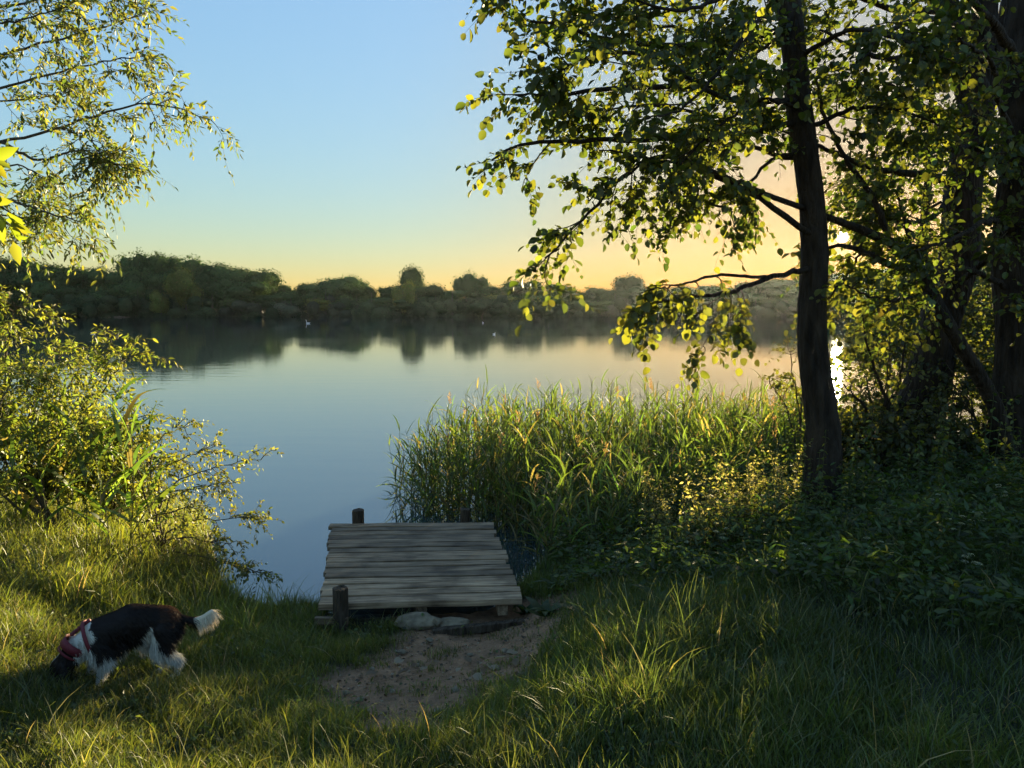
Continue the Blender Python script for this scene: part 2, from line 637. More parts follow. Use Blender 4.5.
def spline(pts, k):
    """Catmull-Rom through the points, k samples"""
    P = np.array([tuple(p) for p in pts], float)
    if len(P) == 2:
        t = np.linspace(0, 1, k)[:, None]
        return P[0] * (1 - t) + P[1] * t
    Q = np.vstack([2 * P[0] - P[1], P, 2 * P[-1] - P[-2]])
    s = np.linspace(0, len(P) - 1 - 1e-6, k)
    i = s.astype(int)
    t = (s - i)[:, None]
    a, b_, c, d = Q[i], Q[i + 1], Q[i + 2], Q[i + 3]
    return 0.5 * (2 * b_ + (c - a) * t + (2 * a - 5 * b_ + 4 * c - d) * t ** 2 + (3 * b_ - a - 3 * c + d) * t ** 3)


def perp_rand(d, n_):
    r = RNG.normal(size=(n_, 3))
    r -= (r * d).sum(-1, keepdims=True) * d
    return nrm(r)


def curved(starts, dirs, lens, k=5, droop=0.25, wig=0.08):
    n_ = len(starts)
    t = np.linspace(0, 1, k)
    wv = RNG.normal(size=(n_, 3)) * wig
    L = lens[:, None, None]
    return (starts[:, None] + dirs[:, None] * t[None, :, None] * L + wv[:, None] * (np.sin(t * 3.1)[None, :, None]) * L
            + np.array([0, 0, -1.0]) * droop * (t ** 2)[None, :, None] * L)


def foliage(g, starts, dirs, lens, kind, nleaf, ll, lw, base, droop=0.3, twig_r=0.0022, warm=None, pwarm=0.0, var=0.25,
            leafmat=0, twigmat=1, up=0.6, keep=None):
    """twigs carrying alternate leaves; keep(pos)->bool mask"""
    if keep is not None:
        kmask = keep(starts)
        starts, dirs, lens = starts[kmask], dirs[kmask], lens[kmask]
    n_ = len(starts)
    if n_ == 0:
        return
    P = curved(starts, dirs, lens, 4, droop)
    R = np.linspace(1, 0.35, 4)[None] * twig_r * np.ones((n_, 1))
    tubes(g, P, R, 3, (0.06, 0.045, 0.025), twigmat)
    ts = np.linspace(0.12, 1.0, nleaf)
    pos = []
    dd = []
    for i, t in enumerate(ts):
        s = t * 3
        j = min(int(s), 2)
        fr_ = s - j
        p = P[:, j] * (1 - fr_) + P[:, j + 1] * fr_
        tg = nrm(P[:, j + 1] - P[:, j])
        sd_ = perp_rand(tg, n_)
        dd.append(nrm(tg * 0.6 + sd_ * (0.9 if i < nleaf - 1 else 0.1) + np.array([0, 0, -0.25])))
        pos.append(p)
    pos = np.concatenate(pos)
    dd = np.concatenate(dd)
    m_ = len(pos)
    pos = pos + RNG.normal(size=(m_, 3)) * 0.006
    nor = nrm(RNG.normal(size=(m_, 3)) * (1 - up) + np.array([0, 0, 1.0]) * up)
    sc_ = np.clip(1 + 0.28 * RNG.normal(size=m_), 0.45, 1.7)
    if keep is not None:
        k2 = keep(pos)
        pos, dd, nor, sc_ = pos[k2], dd[k2], nor[k2], sc_[k2]
        m_ = len(pos)
    leaves(g, kind, pos, dd, nor, ll * sc_, lw * sc_, varcol(m_, base, var, warm, pwarm), leafmat)


def grow(g, limbs, nsec, seclen, ntwig, twiglen, kind, nleaf, ll, lw, base, t0=0.25, sdroop=0.12, droop=0.3, flat=0.6,
         keep=None, warm=None, pwarm=0.1, endtwigs=4, up=0.6, secr=0.006, var=0.25, twig_r=0.0022):
    """secondary branches and leafy twigs over limb paths (list of (K,3) arrays)"""
    S, D, L = [], [], []
    secs, secr_ = [], []
    for P in limbs:
        k = len(P)
        ns = nsec if isinstance(nsec, int) else int(nsec * np.linalg.norm(np.diff(P, axis=0), axis=1).sum())
        ns = max(ns, 1)
        t = t0 + (1 - t0) * RNG.random(ns)
        f = t * (k - 1)
        j = np.clip(f.astype(int), 0, k - 2)
        q = P[j] * (1 - (f - j))[:, None] + P[j + 1] * (f - j)[:, None]
        tg = nrm(P[j + 1] - P[j])
        pr = perp_rand(tg, ns)
        pr[:, 2] *= flat
        d = nrm(tg * 0.55 + pr)
        ln = seclen * (0.5 + 0.8 * RNG.random(ns)) * (1.15 - 0.6 * t)
        sp = curved(q, d, ln, 5, sdroop, 0.1)
        secs.append(sp)
        # twigs along the secondaries
        for i in range(ntwig):
            tt = 0.2 + 0.8 * RNG.random(ns)
            ff = tt * 4
            jj = np.clip(ff.astype(int), 0, 3)
            a = np.arange(ns)
            q2 = sp[a, jj] * (1 - (ff - jj))[:, None] + sp[a, jj + 1] * (ff - jj)[:, None]
            tg2 = nrm(sp[a, jj + 1] - sp[a, jj])
            pr2 = perp_rand(tg2, ns)
            pr2[:, 2] *= flat
            S.append(q2)
            D.append(nrm(tg2 * 0.7 + pr2 * 0.8))
            L.append(twiglen * (0.5 + RNG.random(ns)))
        # end of limb
        for i in range(endtwigs):
            tt = 1 - 0.25 * RNG.random()
            q3 = P[min(int(tt * (k - 1)), k - 1)]
            tg3 = nrm(P[-1] - P[-2])
            S.append(q3[None])
            D.append(nrm(tg3[None] + 0.6 * RNG.normal(size=(1, 3))))
            L.append(np.array([twiglen * (0.7 + 0.6 * RNG.random())]))
    secs = np.concatenate(secs)
    if keep is not None:
        secs = secs[keep(secs[:, 2])]
    tubes(g, secs, np.linspace(1, 0.3, 5)[None] * secr * np.ones((len(secs), 1)), 4, (0.06, 0.045, 0.03), 1)
    foliage(g, np.concatenate(S), np.concatenate(D), np.concatenate(L), kind, nleaf, ll, lw, base, droop, warm=warm,
            pwarm=pwarm, keep=keep, up=up, var=var, twig_r=twig_r)


# ---------------------------------------------------------------- object bookkeeping
def tag(o, label=None, cat=None, group=None, kind=None):
    if label:
        o['label'] = label
    if cat:
        o['category'] = cat
    if group:
        o['group'] = group
    if kind:
        o['kind'] = kind
    return o


def empty(name, loc, label=None, cat=None, group=None, rz=0.0):
    o = bpy.data.objects.new(name, None)
    C.objects.link(o)
    o.location = loc
    o.rotation_euler = (0, 0, rz)
    o.empty_display_size = 0.1
    tag(o, label, cat, group)
    return o


def copy_tree(root):
    r = root.copy()
    C.objects.link(r)
    for ch in root.children:
        c = ch.copy()
        C.objects.link(c)
        c.parent = r
        for gch in ch.children:
            d = gch.copy()
            C.objects.link(d)
            d.parent = c
    return r


ORD = ['first', 'second', 'third', 'fourth', 'fifth', 'sixth', 'seventh', 'eighth', 'ninth', 'tenth', 'eleventh', 'twelfth',
       'thirteenth', 'fourteenth', 'fifteenth', 'sixteenth', 'seventeenth', 'eighteenth', 'nineteenth', 'twentieth']
TENS = {20: 'twenty', 30: 'thirty', 40: 'forty', 50: 'fifty', 60: 'sixty', 70: 'seventy', 80: 'eighty', 90: 'ninety'}


def ordw(i):
    if i < 20:
        return ORD[i]
    k = i + 1
    if k % 10 == 0:
        return TENS[k][:-1] + 'ieth'
    return TENS[k - k % 10] + '-' + ORD[k % 10 - 1]


# ---------------------------------------------------------------- ground, water, haze
def grid_axis(lo, hi, fine_lo, fine_hi, fine, grow_=1.18):
    a = list(np.arange(fine_lo, fine_hi + 1e-6, fine))
    s = fine
    x = fine_hi
    while x < hi:
        s = min(s * grow_, 6.0)
        x += s
        a.append(min(x, hi))
    s = fine
    x = fine_lo
    while x > lo:
        s = min(s * grow_, 6.0)
        x -= s
        a.insert(0, max(x, lo))
    return np.array(sorted(set(a)))


gx = grid_axis(-215, 215, -4.5, 5.5, 0.05)
gy = grid_axis(-30, 230, 1.5, 8.0, 0.05)
X, Y = np.meshgrid(gx, gy)
Z = hgt(X, Y)
pm = path_mask(X, Y)
Z = Z - pm * (0.015 + 0.010 * np.sin(X * 17 + 3 * np.sin(Y * 9)) * np.sin(Y * 19 + 2 * np.sin(X * 12)) + 0.006 * np.sin(X * 41 + Y * 13) * np.sin(Y * 47 - X * 9))
grass_c = np.array([0.030, 0.034, 0.014])
dirt_c = np.array([0.27, 0.15, 0.078])
mud_c = np.array([0.06, 0.05, 0.035])
fb = sm((Y - 60) / 60)[..., None]
col = grass_c * (1 - pm[..., None]) + dirt_c * pm[..., None]
wet = (sm((0.16 - Z) / 0.15))[..., None]
col = col * (1 - wet) + mud_c * wet
g = Geo()
nx_, ny_ = len(gx), len(gy)
idx = np.arange(nx_ * ny_).reshape(ny_, nx_)
f = np.stack([idx[:-1, :-1], idx[:-1, 1:], idx[1:, 1:], idx[1:, :-1]], -1).reshape(-1, 4)
g.add(np.stack([X, Y, Z], -1).reshape(-1, 3), f, col.reshape(-1, 3))
ground = g.obj('ground', M['soil'], smooth=True)
tag(ground, kind='structure')

g = Geo()
g.add([[-214, 3.5, 0], [214, 3.5, 0], [214, 160, 0], [-214, 160, 0]], [[0, 1, 2, 3]], (0, 0, 0))
water = g.obj('water', M['water'])
tag(water, kind='structure')

if HAZE_DENSITY > 0:
    g = Geo()
    x0, x1, y0, y1, z0, z1 = -218, 218, -32, 233, -2.5, 17.5
    vv = [[x, y, z] for z in (z0, z1) for y in (y0, y1) for x in (x0, x1)]
    g.add(vv, [[0, 2, 3, 1], [4, 5, 7, 6], [0, 1, 5, 4], [2, 6, 7, 3], [0, 4, 6, 2], [1, 3, 7, 5]], (1, 1, 1))
    hm, hn, ho = new_mat('thin_evening_haze')
    pv = N(hn, 'ShaderNodeVolumePrincipled')
    pv.inputs['Color'].default_value = (0.86, 0.93, 1.0, 1)
    pv.inputs['Density'].default_value = HAZE_DENSITY
    pv.inputs['Anisotropy'].default_value = 0.7
    hn.links.new(pv.outputs[0], ho.inputs['Volume'])
    haze = g.obj('haze', hm)
    tag(haze, kind='stuff')
    haze.visible_shadow = True

# ---------------------------------------------------------------- far bank trees
SKY = [(-160, 262), (-60, 256), (0, 255), (40, 258), (80, 266), (103, 268), (130, 259), (150, 251), (172, 252), (200, 258), (238, 262), (262, 271),
       (283, 284), (300, 284), (330, 276), (352, 281), (380, 284), (440, 284), (500, 284), (522, 279), (548, 281),
       (570, 286), (586, 288), (600, 288), (650, 284), (680, 286), (720, 284), (750, 279), (790, 274), (830, 268), (900, 262), (1024, 256), (1180, 252)]


def skyline(px):
    return np.interp(px, [a for a, _ in SKY], [b_ for _, b_ in SKY])


def far_tree_mesh(seed, lobes=9, faces=2600, shape='round', base=(0.06, 0.095, 0.036)):
    """unit tree: height 1, crown radius ~0.5"""
    r = np.random.default_rng(seed)
    g = Geo()
    cs, rs = [], []
    for i in range(lobes):
        if shape == 'bush':
            c = np.array([r.normal() * 0.30, r.normal() * 0.22, (0.02 if i < 4 else 0.12) + 0.45 * r.random() * (i > 3)])
            rad = 0.20 + 0.12 * r.random()
        elif shape == 'dome':
            c = np.array([r.normal() * 0.13, r.normal() * 0.13, (0.60 + 0.12 * r.random()) if i < lobes - 3 else 0.2 + .2 * r.random()])
            rad = 0.24 + 0.06 * r.random()
        elif shape == 'tall':
            c = np.array([r.normal() * 0.14, r.normal() * 0.14, 0.22 + 0.6 * r.random()])
            rad = 0.13 + 0.09 * r.random()
        else:
            a = r.random() * 6.28
            rr__ = 0.30 * math.sqrt(r.random())
            c = np.array([math.cos(a) * rr__, math.sin(a) * rr__, 0.30 + 0.48 * r.random()])
            rad = 0.15 + 0.11 * r.random()
        cs.append(c)
        rs.append(rad)
    cs = np.array(cs)
    rs = np.array(rs)
    top = (cs[:, 2] + rs).max()
    cs[:, 2] *= 0.98 / top if shape != 'bush' else 1
    rs = rs * (1 if shape != 'bush' else 1)
    cs[:, 2] += 0 if shape != 'bush' else 0
    li = r.choice(lobes, faces, p=rs ** 2 / (rs ** 2).sum())
    d = nrm(r.normal(size=(faces, 3)))
    rad = rs[li] * (0.74 + 0.42 * r.random(faces) ** 1.2)
    bumps = 1 + 0.12 * np.sin(d[:, 0] * 9 + li) * np.sin(d[:, 2] * 8 + li * 2)
    p = cs[li] + d * (rad * bumps)[:, None]
    p[:, 2] = np.maximum(p[:, 2], 0.02 + 0.08 * r.random(faces))
    lobec = 0.75 + 0.5 * r.random(lobes)
    colr = np.asarray(base)[None] * lobec[li][:, None] * (1 + 0.14 * r.normal(size=(faces, 1))) * (1 + 0.1 * r.normal(size=(faces, 3)))
    bmi = bmesh.new()
    bmesh.ops.create_icosphere(bmi, subdivisions=3, radius=1)
    iv = np.array([v.co[:] for v in bmi.verts])
    fi = np.array([[v.index for v in f_.verts] for f_ in bmi.faces])
    bmi.free()
    for q in range(lobes):
        bump = 0.70 * (1 + 0.12 * np.sin(iv[:, 0] * 9 + q) * np.sin(iv[:, 2] * 8 + q * 2) + 0.05 * r.normal(size=len(iv)))
        w_ = cs[q] + iv * (rs[q] * bump)[:, None]
        w_[:, 2] = np.maximum(w_[:, 2], 0.0)
        g.add(w_, fi, np.clip(np.asarray(base) * lobec[q], .006, .5))
    sz = 0.036 * (0.5 + 1.0 * r.random(faces))
    leaves(g, 'diamond', p, nrm(np.cross(d, r.normal(size=(faces, 3)))), nrm(d + [0, 0, .35] + 0.42 * r.normal(size=(faces, 3))), sz, sz * 0.8, np.clip(colr, 0.006, 0.5))
    crown = g.mesh('crown', [M['far_leaf']])
    g2 = Geo()
    P = spline([(0, 0, -0.05), (0.01, 0.01, 0.3), (0.0, 0.02, 0.8)], 6)
    tubes(g2, P, np.array([0.035, 0.028, 0.022, 0.016, 0.01, 0.004]), 6)
    for i in range(5):
        c = cs[i % lobes]
        Q = spline([(0, 0, 0.15 + 0.05 * i), tuple((c * [0.5, 0.5, 0.8])), tuple(c)], 5)
        tubes(g2, Q, np.array([0.014, 0.011, 0.009, 0.006, 0.003]), 5)
    trunk = g2.mesh('trunk', [M['far_bark']], smooth=True)
    return crown, trunk


FT = {
    'round': [far_tree_mesh(11 + i, 16, 5200, 'round') for i in range(4)],
    'pale': [far_tree_mesh(31 + i, 14, 5000, 'round', (0.13, 0.15, 0.04)) for i in range(2)],
    'bush': [far_tree_mesh(51 + i, 12, 3600, 'bush', (0.05, 0.07, 0.033)) for i in range(3)],
    'grey': [far_tree_mesh(71 + i, 10, 2600, 'bush', (0.075, 0.088, 0.055)) for i in range(1)],
    'tall': [far_tree_mesh(81 + i, 14, 4200, 'tall') for i in range(2)],
    'dome': [far_tree_mesh(91 + i, 11, 4200 - 1800 * i, 'dome') for i in range(2)],
}


def far_tree(px, toppx, width_px, dist, kind, name, label, group, cat='tree', vi=None):
    top = at(px, toppx, dist)
    gz = hz(top.x, dist)
    gz = max(gz, 0.0) - (0.6 if cat == 'bush' else 0)
    ht = (top.z - gz)
    w = width_px * dist / F
    cr, tr_ = random.choice(FT[kind]) if vi is None else FT[kind][vi]
    root = empty(name, (top.x, dist, gz), label, cat, group, rz=random.random() * 6.28)
    for nm, me in (('crown', cr), ('trunk', tr_)):
        o = bpy.data.objects.new(nm, me)
        C.objects.link(o)
        o.parent = root
        o.scale = (w, w, ht)
    return root


# back row: the skyline of the wood
i = 0
px = -150.0
G_back = 'trees forming the skyline of the far wood'
while px < 1180:
    skip = any(abs(px - q) < 9 for q in (410, 470, 628))
    y0 = skyline(px)
    wpx = 46 + 22 * random.random()
    if 280 < px < 620:
        wpx *= 0.8
    far_tree(px, y0 + random.uniform(-2.5, 3.5), wpx, 151 + random.uniform(-2, 6), 'round' if random.random() < 0.75 else 'tall', 'woodland_tree',
             'dark leafy tree in the skyline row of the far wood, %s counted from the left' % ordw(i), G_back)
    px += random.uniform(19, 27)
    i += 1
nb = i
# second row fills the body of the wood
i = 0
px = -160.0
G_mid = 'trees in the middle of the far wood'
while px < 1190:
    y0 = skyline(px) + 12 + random.uniform(-5, 9)
    kind = 'round' if random.random() < 0.85 else 'pale'
    if 560 < px < 610:
        kind = 'round'
    far_tree(px, y0, 44 + 20 * random.random(), 146.5 + random.uniform(-1, 1.5), kind, 'woodland_tree',
             ('%s green tree standing inside the far wood, %s in its row from the left' % ('pale' if kind == 'pale' else 'deep', ordw(i))), G_mid)
    px += random.uniform(24, 34)
    i += 1
# waterside bushes
i = 0
px = -160.0
G_bush = 'bushes along the far waterline'
while px < 1190:
    y0 = 289 + random.uniform(-7, 10)
    kind = 'bush' if random.random() < 0.85 else 'grey'
    far_tree(px, y0, 26 + 16 * random.random(), 143.2 + random.uniform(-0.8, 1.0), kind, 'waterside_bush',
             ('%s bush overhanging the far waterline, %s from the left' % ('greyish' if kind == 'grey' else 'dark green', ordw(i))), G_bush, 'bush')
    px += random.uniform(13, 19)
    i += 1
# single trees that stand out
far_tree(411, 264, 38, 158, 'dome', 'round_topped_tree', 'large round crowned tree rising above the middle of the far wood', 'none', vi=0).pop('group')
far_tree(471, 269.5, 34, 158, 'dome', 'round_topped_tree', 'smaller thin round crowned tree rising right of the largest round one', 'none', vi=1).pop('group')
far_tree(628, 273, 42, 154, 'round', 'spreading_tree', 'spreading flat topped tree above the far wood beside the golden light', 'none', vi=1).pop('group')
far_tree(345, 274, 52, 156, 'round', 'flat_topped_tree', 'low flat topped tree just right of the dip in the far skyline', 'none', vi=3).pop('group')
far_tree(152, 249, 44, 152, 'round', 'tallest_tree', 'tallest crown of the wood at the left end of the far bank', 'none', vi=1).pop('group')
far_tree(184, 266, 44, 141.5, 'pale', 'pale_willow', 'yellow green willow in front of the dark wood on the left', 'none', vi=0).pop('group')
far_tree(160, 289, 24, 140.8, 'pale', 'pale_bush', 'small pale bush at the water edge below the tallest crown', 'none', 'bush', vi=1).pop('group')
far_tree(403, 279, 26, 143, 'pale', 'pale_bush', 'pale bush in front of the large round crowned tree', 'none', 'bush', vi=1).pop('group')

# pale sandy landing on the far bank
g = Geo()
c0 = at(116, 317.5, 140)
aa = np.linspace(0, 2 * np.pi, 24, endpoint=False)
rim = np.stack([c0.x + 2.6 * np.cos(aa), 140.2 + 1.2 * np.sin(aa), 0.03 + 0 * aa], -1)
cen = np.array([[c0.x, 140.6, 0.28]])
vv = np.vstack([cen, rim])
g.add(vv, [[0, 1 + k_, 1 + (k_ + 1) % 24] for k_ in range(24)], (0.3, 0.3, 0.26))
tag(g.obj('far_beach', M['stone'], smooth=True), kind='structure')


# ---------------------------------------------------------------- birds on the lake
def ellipsoid(bm, c, r, rot=None, seg=16, ring_=10):
    mt = Matrix.Translation(c) @ (rot.to_4x4() if rot is not None else Matrix.Identity(4)) @ Matrix.Diagonal((*r, 1))
    return bmesh.ops.create_uvsphere(bm, u_segments=seg, v_segments=ring_, radius=1, matrix=mt)


def bm_obj(name, bm, mat, parent=None, smooth=True):
    me = bpy.data.meshes.new(name)
    bm.to_mesh(me)
    bm.free()
    me.materials.append(mat)
    if smooth:
        me.polygons.foreach_set('use_smooth', [True] * len(me.polygons))
    o = bpy.data.objects.new(name, me)
    C.objects.link(o)
    o.parent = parent
    return o


def remeshed(name, bm, mat, parent, voxel, smooth_it=6):
    """fuse overlapping shapes into one continuous skin"""
    me = bpy.data.meshes.new(name)
    bm.to_mesh(me)
    bm.free()
    o = bpy.data.objects.new(name, me)
    C.objects.link(o)
    md = o.modifiers.new('r', 'REMESH')
    md.mode = 'VOXEL'
    md.voxel_size = voxel
    ms_ = o.modifiers.new('s', 'SMOOTH')
    ms_.iterations = smooth_it
    ms_.factor = 0.6
    dg = bpy.context.evaluated_depsgraph_get()
    me2 = bpy.data.meshes.new_from_object(o.evaluated_get(dg))
    o.modifiers.clear()
    o.data = me2
    me2.name = name
    me2.materials.clear()
    me2.materials.append(mat)
    me2.polygons.foreach_set('use_smooth', [True] * len(me2.polygons))
    o.parent = parent
    return o


def capsule(bm, a, b_, ra, rb, n_=9):
    a, b_ = Vector(a), Vector(b_)
    for i_ in range(n_):
        t = i_ / (n_ - 1)
        bmesh.ops.create_uvsphere(bm, u_segments=14, v_segments=9, radius=ra * (1 - t) + rb * t, matrix=Matrix.Translation(a.lerp(b_, t)))


def water_bird(loc, mat, size, heading, label, name='swimming_bird', cat='bird', longneck=False):
    r = empty(name, loc, label, cat, 'water birds on the lake', rz=heading)
    bm = bmesh.new()
    ellipsoid(bm, (0, 0, .06 * size), (.30 * size, .14 * size, .12 * size))
    capsule(bm, (-.2 * size, 0, .1 * size), (-.38 * size, 0, .17 * size), .06 * size, .02 * size, 5)
    nk = .55 if longneck else .24
    capsule(bm, (.2 * size, 0, .1 * size), (.27 * size, 0, nk * size), .055 * size, .04 * size, 7)
    ellipsoid(bm, (.30 * size, 0, (nk + .02) * size), (.075 * size, .05 * size, .05 * size))
    remeshed('body', bm, mat, r, 0.018 * size, 3)
    bm = bmesh.new()
    bmesh.ops.create_cone(bm, cap_ends=True, segments=8, radius1=.022 * size, radius2=.006 * size, depth=.1 * size,
                          matrix=Matrix.Translation((.41 * size, 0, (nk + .01) * size)) @ Matrix.Rotation(math.pi / 2, 4, 'Y'))
    bm_obj('beak', bm, M['beak'], r)
    return r


p = atz(308, 323.5, 0.0)
water_bird((p.x, p.y, 0), M['white_feather'], .75, math.radians(190), 'white swan sitting upright on the water below the skyline dip', 'swan', longneck=True)
p = atz(93, 333.5, 0.0)
water_bird((p.x, p.y, 0), M['white_feather'], .55, 0, 'pale water bird trailing a streak of ripples near the left trees', 'duck')
p = atz(99, 332.5, 0.0)
water_bird((p.x, p.y, 0), M['brown_feather'], 0.55, 0, 'dark duck swimming ahead of the pale bird on the left', 'duck')
p = atz(494, 334.5, 0.0)
water_bird((p.x, p.y, 0), M['white_feather'], 0.5, 1.0, 'tiny gull floating on the open water in the middle', 'gull')
p = atz(483, 323.0, 0.0)
water_bird((p.x, p.y, 0), M['white_feather'], 0.6, 2.0, 'tiny gull on the water close to the far bank', 'gull')

# ---------------------------------------------------------------- jetty
DZ = 0.40
FL, FR, RL, RR = [np.array(atz(a, b_, DZ)) for a, b_ in ((321, 603), (521, 598), (331, 523.5), (491, 522))]
jet = empty('wooden_jetty', tuple((FL + FR) / 2 * [1, 1, 0]), 'small weathered grey plank jetty with posts reaching over the lake edge', 'jetty')
jl = np.array(jet.location)
NP = 16


def box_bm(bm, lo, hi, bevel=0.004, jitter=0.0):
    r_ = bmesh.ops.create_cube(bm, size=1.0)
    vs = r_['verts']
    for v in vs:
        v.co = Vector([lo[k] if v.co[k] < 0 else hi[k] for k in range(3)])
        if jitter:
            v.co += Vector([random.uniform(-jitter, jitter) for _ in range(3)])
    es = list({e for v in vs for e in v.link_edges})
    if bevel:
        bmesh.ops.bevel(bm, geom=es, offset=bevel, segments=2, affect='EDGES', profile=0.6)


def plank(name, a, b_, half, thick, parent, mat='plank', seg=14, sag=0.0, jag=0.006):
    """board from a to b (centre line of its top); ends and edges worn"""
    a, b_ = Vector(a), Vector(b_)
    L = (b_ - a).length
    bm = bmesh.new()
    xs = np.linspace(0, L, seg)
    prev = None
    rings = []
    sd_ = random.random() * 50
    for k, x in enumerate(xs):
        wob = jag * (mnoise.noise(Vector((x * 4, sd_, 0))))
        wob2 = jag * (mnoise.noise(Vector((x * 4, sd_, 9))))
        zz = sag * math.sin(x / L * math.pi) + 0.006 * mnoise.noise(Vector((x * 2.5, sd_, 4)))
        h1, h2 = half + wob, half + wob2
        c = min(0.0035, thick * 0.3)
        prof = [(-h1, -c), (-h1 + c, 0), (h2 - c, 0), (h2, -c), (h2, -thick + c), (h2 - c, -thick), (-h1 + c, -thick), (-h1, -thick + c)]
        rings.append([bm.verts.new((x, y_, z_ + zz)) for y_, z_ in prof])
    for r0, r1_ in zip(rings[:-1], rings[1:]):
        for k in range(8):
            bm.faces.new((r0[k], r1_[k], r1_[(k + 1) % 8], r0[(k + 1) % 8]))
    bm.faces.new(rings[0])
    bm.faces.new(rings[-1][::-1])
    bmesh.ops.recalc_face_normals(bm, faces=bm.faces)
    o_ = bm_obj(name, bm, M[mat], parent, smooth=False)
    d = (b_ - a).normalized()
    o_.rotation_euler = d.to_track_quat('X', 'Z').to_euler()
    o_.location = a - (parent.location if parent else Vector((0, 0, 0)))
    return o_


for k in range(NP):
    t = (k + 0.5) / NP
    a = FL * (1 - t) + RL * t
    b_ = FR * (1 - t) + RR * t
    ex0 = random.uniform(-0.016, 0.016)
    ex1 = random.uniform(-0.02, 0.03)
    d = nrm(b_ - a)
    a = a + d * ex0
    b_ = b_ + d * ex1
    a[2] += random.uniform(-0.006, 0.006)
    b_[2] += random.uniform(-0.006, 0.006)
    pitchy = np.linalg.norm(RL - FL) / NP
    half = pitchy / 2 - random.uniform(0.007, 0.014)
    if k == 0:
        half += 0.012
    plank('plank', a, b_, half, 0.034 if k else 0.045, jet)
# bearers running out under the planks
for s in (0.09, 0.5, 0.91):
    a = FL * (1 - s) + FR * s
    b_ = RL * (1 - s) + RR * s
    bm = bmesh.new()
    L = np.linalg.norm(b_ - a)
    box_bm(bm, (0.02, -0.035, -0.13), (L - 0.02, 0.035, -0.045), 0.005)
    o_ = bm_obj('bearer', bm, M['plank'], jet, smooth=False)
    o_.rotation_euler = Vector(b_ - a).to_track_quat('X', 'Z').to_euler()
    o_.location = Vector(a) - jet.location


def post(px, pytop, y, rad, square, parent, name='post'):
    tp = at(px, pytop, y)
    bm = bmesh.new()
    n_ = 4 if square else 12
    zs = np.linspace(-0.9, tp.z, 9)
    rings = []
    for k, z in enumerate(zs):
        rg = []
        for j in range(n_ * 3):
            a = j / (n_ * 3) * 2 * math.pi
            r_ = rad * (1 + 0.10 * mnoise.noise(Vector((math.cos(a) * 2, math.sin(a) * 2, z * 3 + px))))
            if square:
                r_ = rad / max(abs(math.cos(a)), abs(math.sin(a))) * (1 if max(abs(math.cos(a)), abs(math.sin(a))) > .73 else .96)
            rg.append(bm.verts.new((math.cos(a) * r_, math.sin(a) * r_, z + (0.012 * mnoise.noise(Vector((a, px, 3))) if k == 8 else 0))))
        rings.append(rg)
    m_ = len(rings[0])
    for r0, r1_ in zip(rings[:-1], rings[1:]):
        for j in range(m_):
            bm.faces.new((r0[j], r0[(j + 1) % m_], r1_[(j + 1) % m_], r1_[j]))
    bm.faces.new(rings[-1])
    bm.faces.new(rings[0][::-1])
    o_ = bm_obj(name, bm, M['post'], parent, smooth=False)
    o_.location = Vector((tp.x, tp.y, 0)) - Vector((parent.location.x, parent.location.y, 0))
    return o_


post(358, 510, RL[1] + 0.07, 0.05, True, jet)
post(465, 509, RR[1] + 0.06, 0.045, True, jet)
post(340, 588, FL[1] - 0.075, 0.05, False, jet)

# side rail stub seen left of the near post
bm = bmesh.new()
box_bm(bm, (0, -0.02, -0.05), (0.22, 0.02, 0.0), 0.004)
o_ = bm_obj('rail_stub', bm, M['plank'], jet, smooth=False)
o_.location = Vector(FL) - jet.location + Vector((-0.02, -0.09, -0.06))


# stone and step board at the foot of the jetty
def rock(name, loc, r, seed, label, cat='stone', group=None, sq=(1, 1, 1), mat='stone', rz=0.0):
    bm = bmesh.new()
    bmesh.ops.create_icosphere(bm, subdivisions=4, radius=1)
    for v in bm.verts:
        q = v.co * 1.1 + Vector((seed, seed * 2, 0))
        k = 1 + 0.30 * mnoise.noise(q) + 0.16 * abs(mnoise.noise(q * 2.6)) - .10 * abs(mnoise.noise(q * 5)) + 0.04 * mnoise.noise(q * 12)
        v.co = Vector((v.co.x * sq[0], v.co.y * sq[1], v.co.z * sq[2])) * k * r
    o_ = bm_obj(name, bm, M[mat])
    o_.location = loc
    o_.rotation_euler = (0, 0, rz)
    tag(o_, label, cat, group)
    return o_


p = at(417, 613, FL[1] - .06)
p.z = hz(p.x, p.y)
rock('stone', (p.x, p.y, p.z + 0.02), 0.105, 3.3, 'rounded pale stone wedged under the near edge of the jetty', sq=(1.5, .8, .48))
p = at(450, 613, FL[1] - .02)
p.z = hz(p.x, p.y)
rock('stone', (p.x, p.y, p.z + 0.015), 0.09, 8.3, 'dark flat stone just right of the pale stone under the jetty', sq=(1.3, .6, .4))
a = at(432, 622, FL[1] - .16)
b_ = at(524, 615, FL[1] - .04)
a.z = hz(a.x, a.y) - .01
b_.z = hz(b_.x, b_.y) - .01
o_ = plank('step_board', (a.x, a.y, a.z + 0.018), (b_.x, b_.y, b_.z + 0.02), 0.026, 0.05, None, mat='post')
tag(o_, 'half buried grey board edging the earth in front of the jetty', 'board')
STONES = []
for k in range(16):
    ppx, ppy = sorted([(402, 652), (455, 690), (498, 668), (520, 682), (372, 669), (480, 708), (430, 640), (392, 691), (505, 651), (545, 672), (346, 693), (418, 665), (360, 700), (470, 655), (535, 701), (438, 712)], key=lambda q: q[1])[k]
    p = onground(ppx, ppy)
    rock('pebble', (p.x, p.y, p.z + 0.002), random.uniform(.012, .024), k * 1.7, 'small grey pebble on the trodden earth, %s nearest to the jetty' % ordw(k), 'pebble',
         'pebbles on the earth path', sq=(1.3, .9, .5), rz=random.random() * 6)


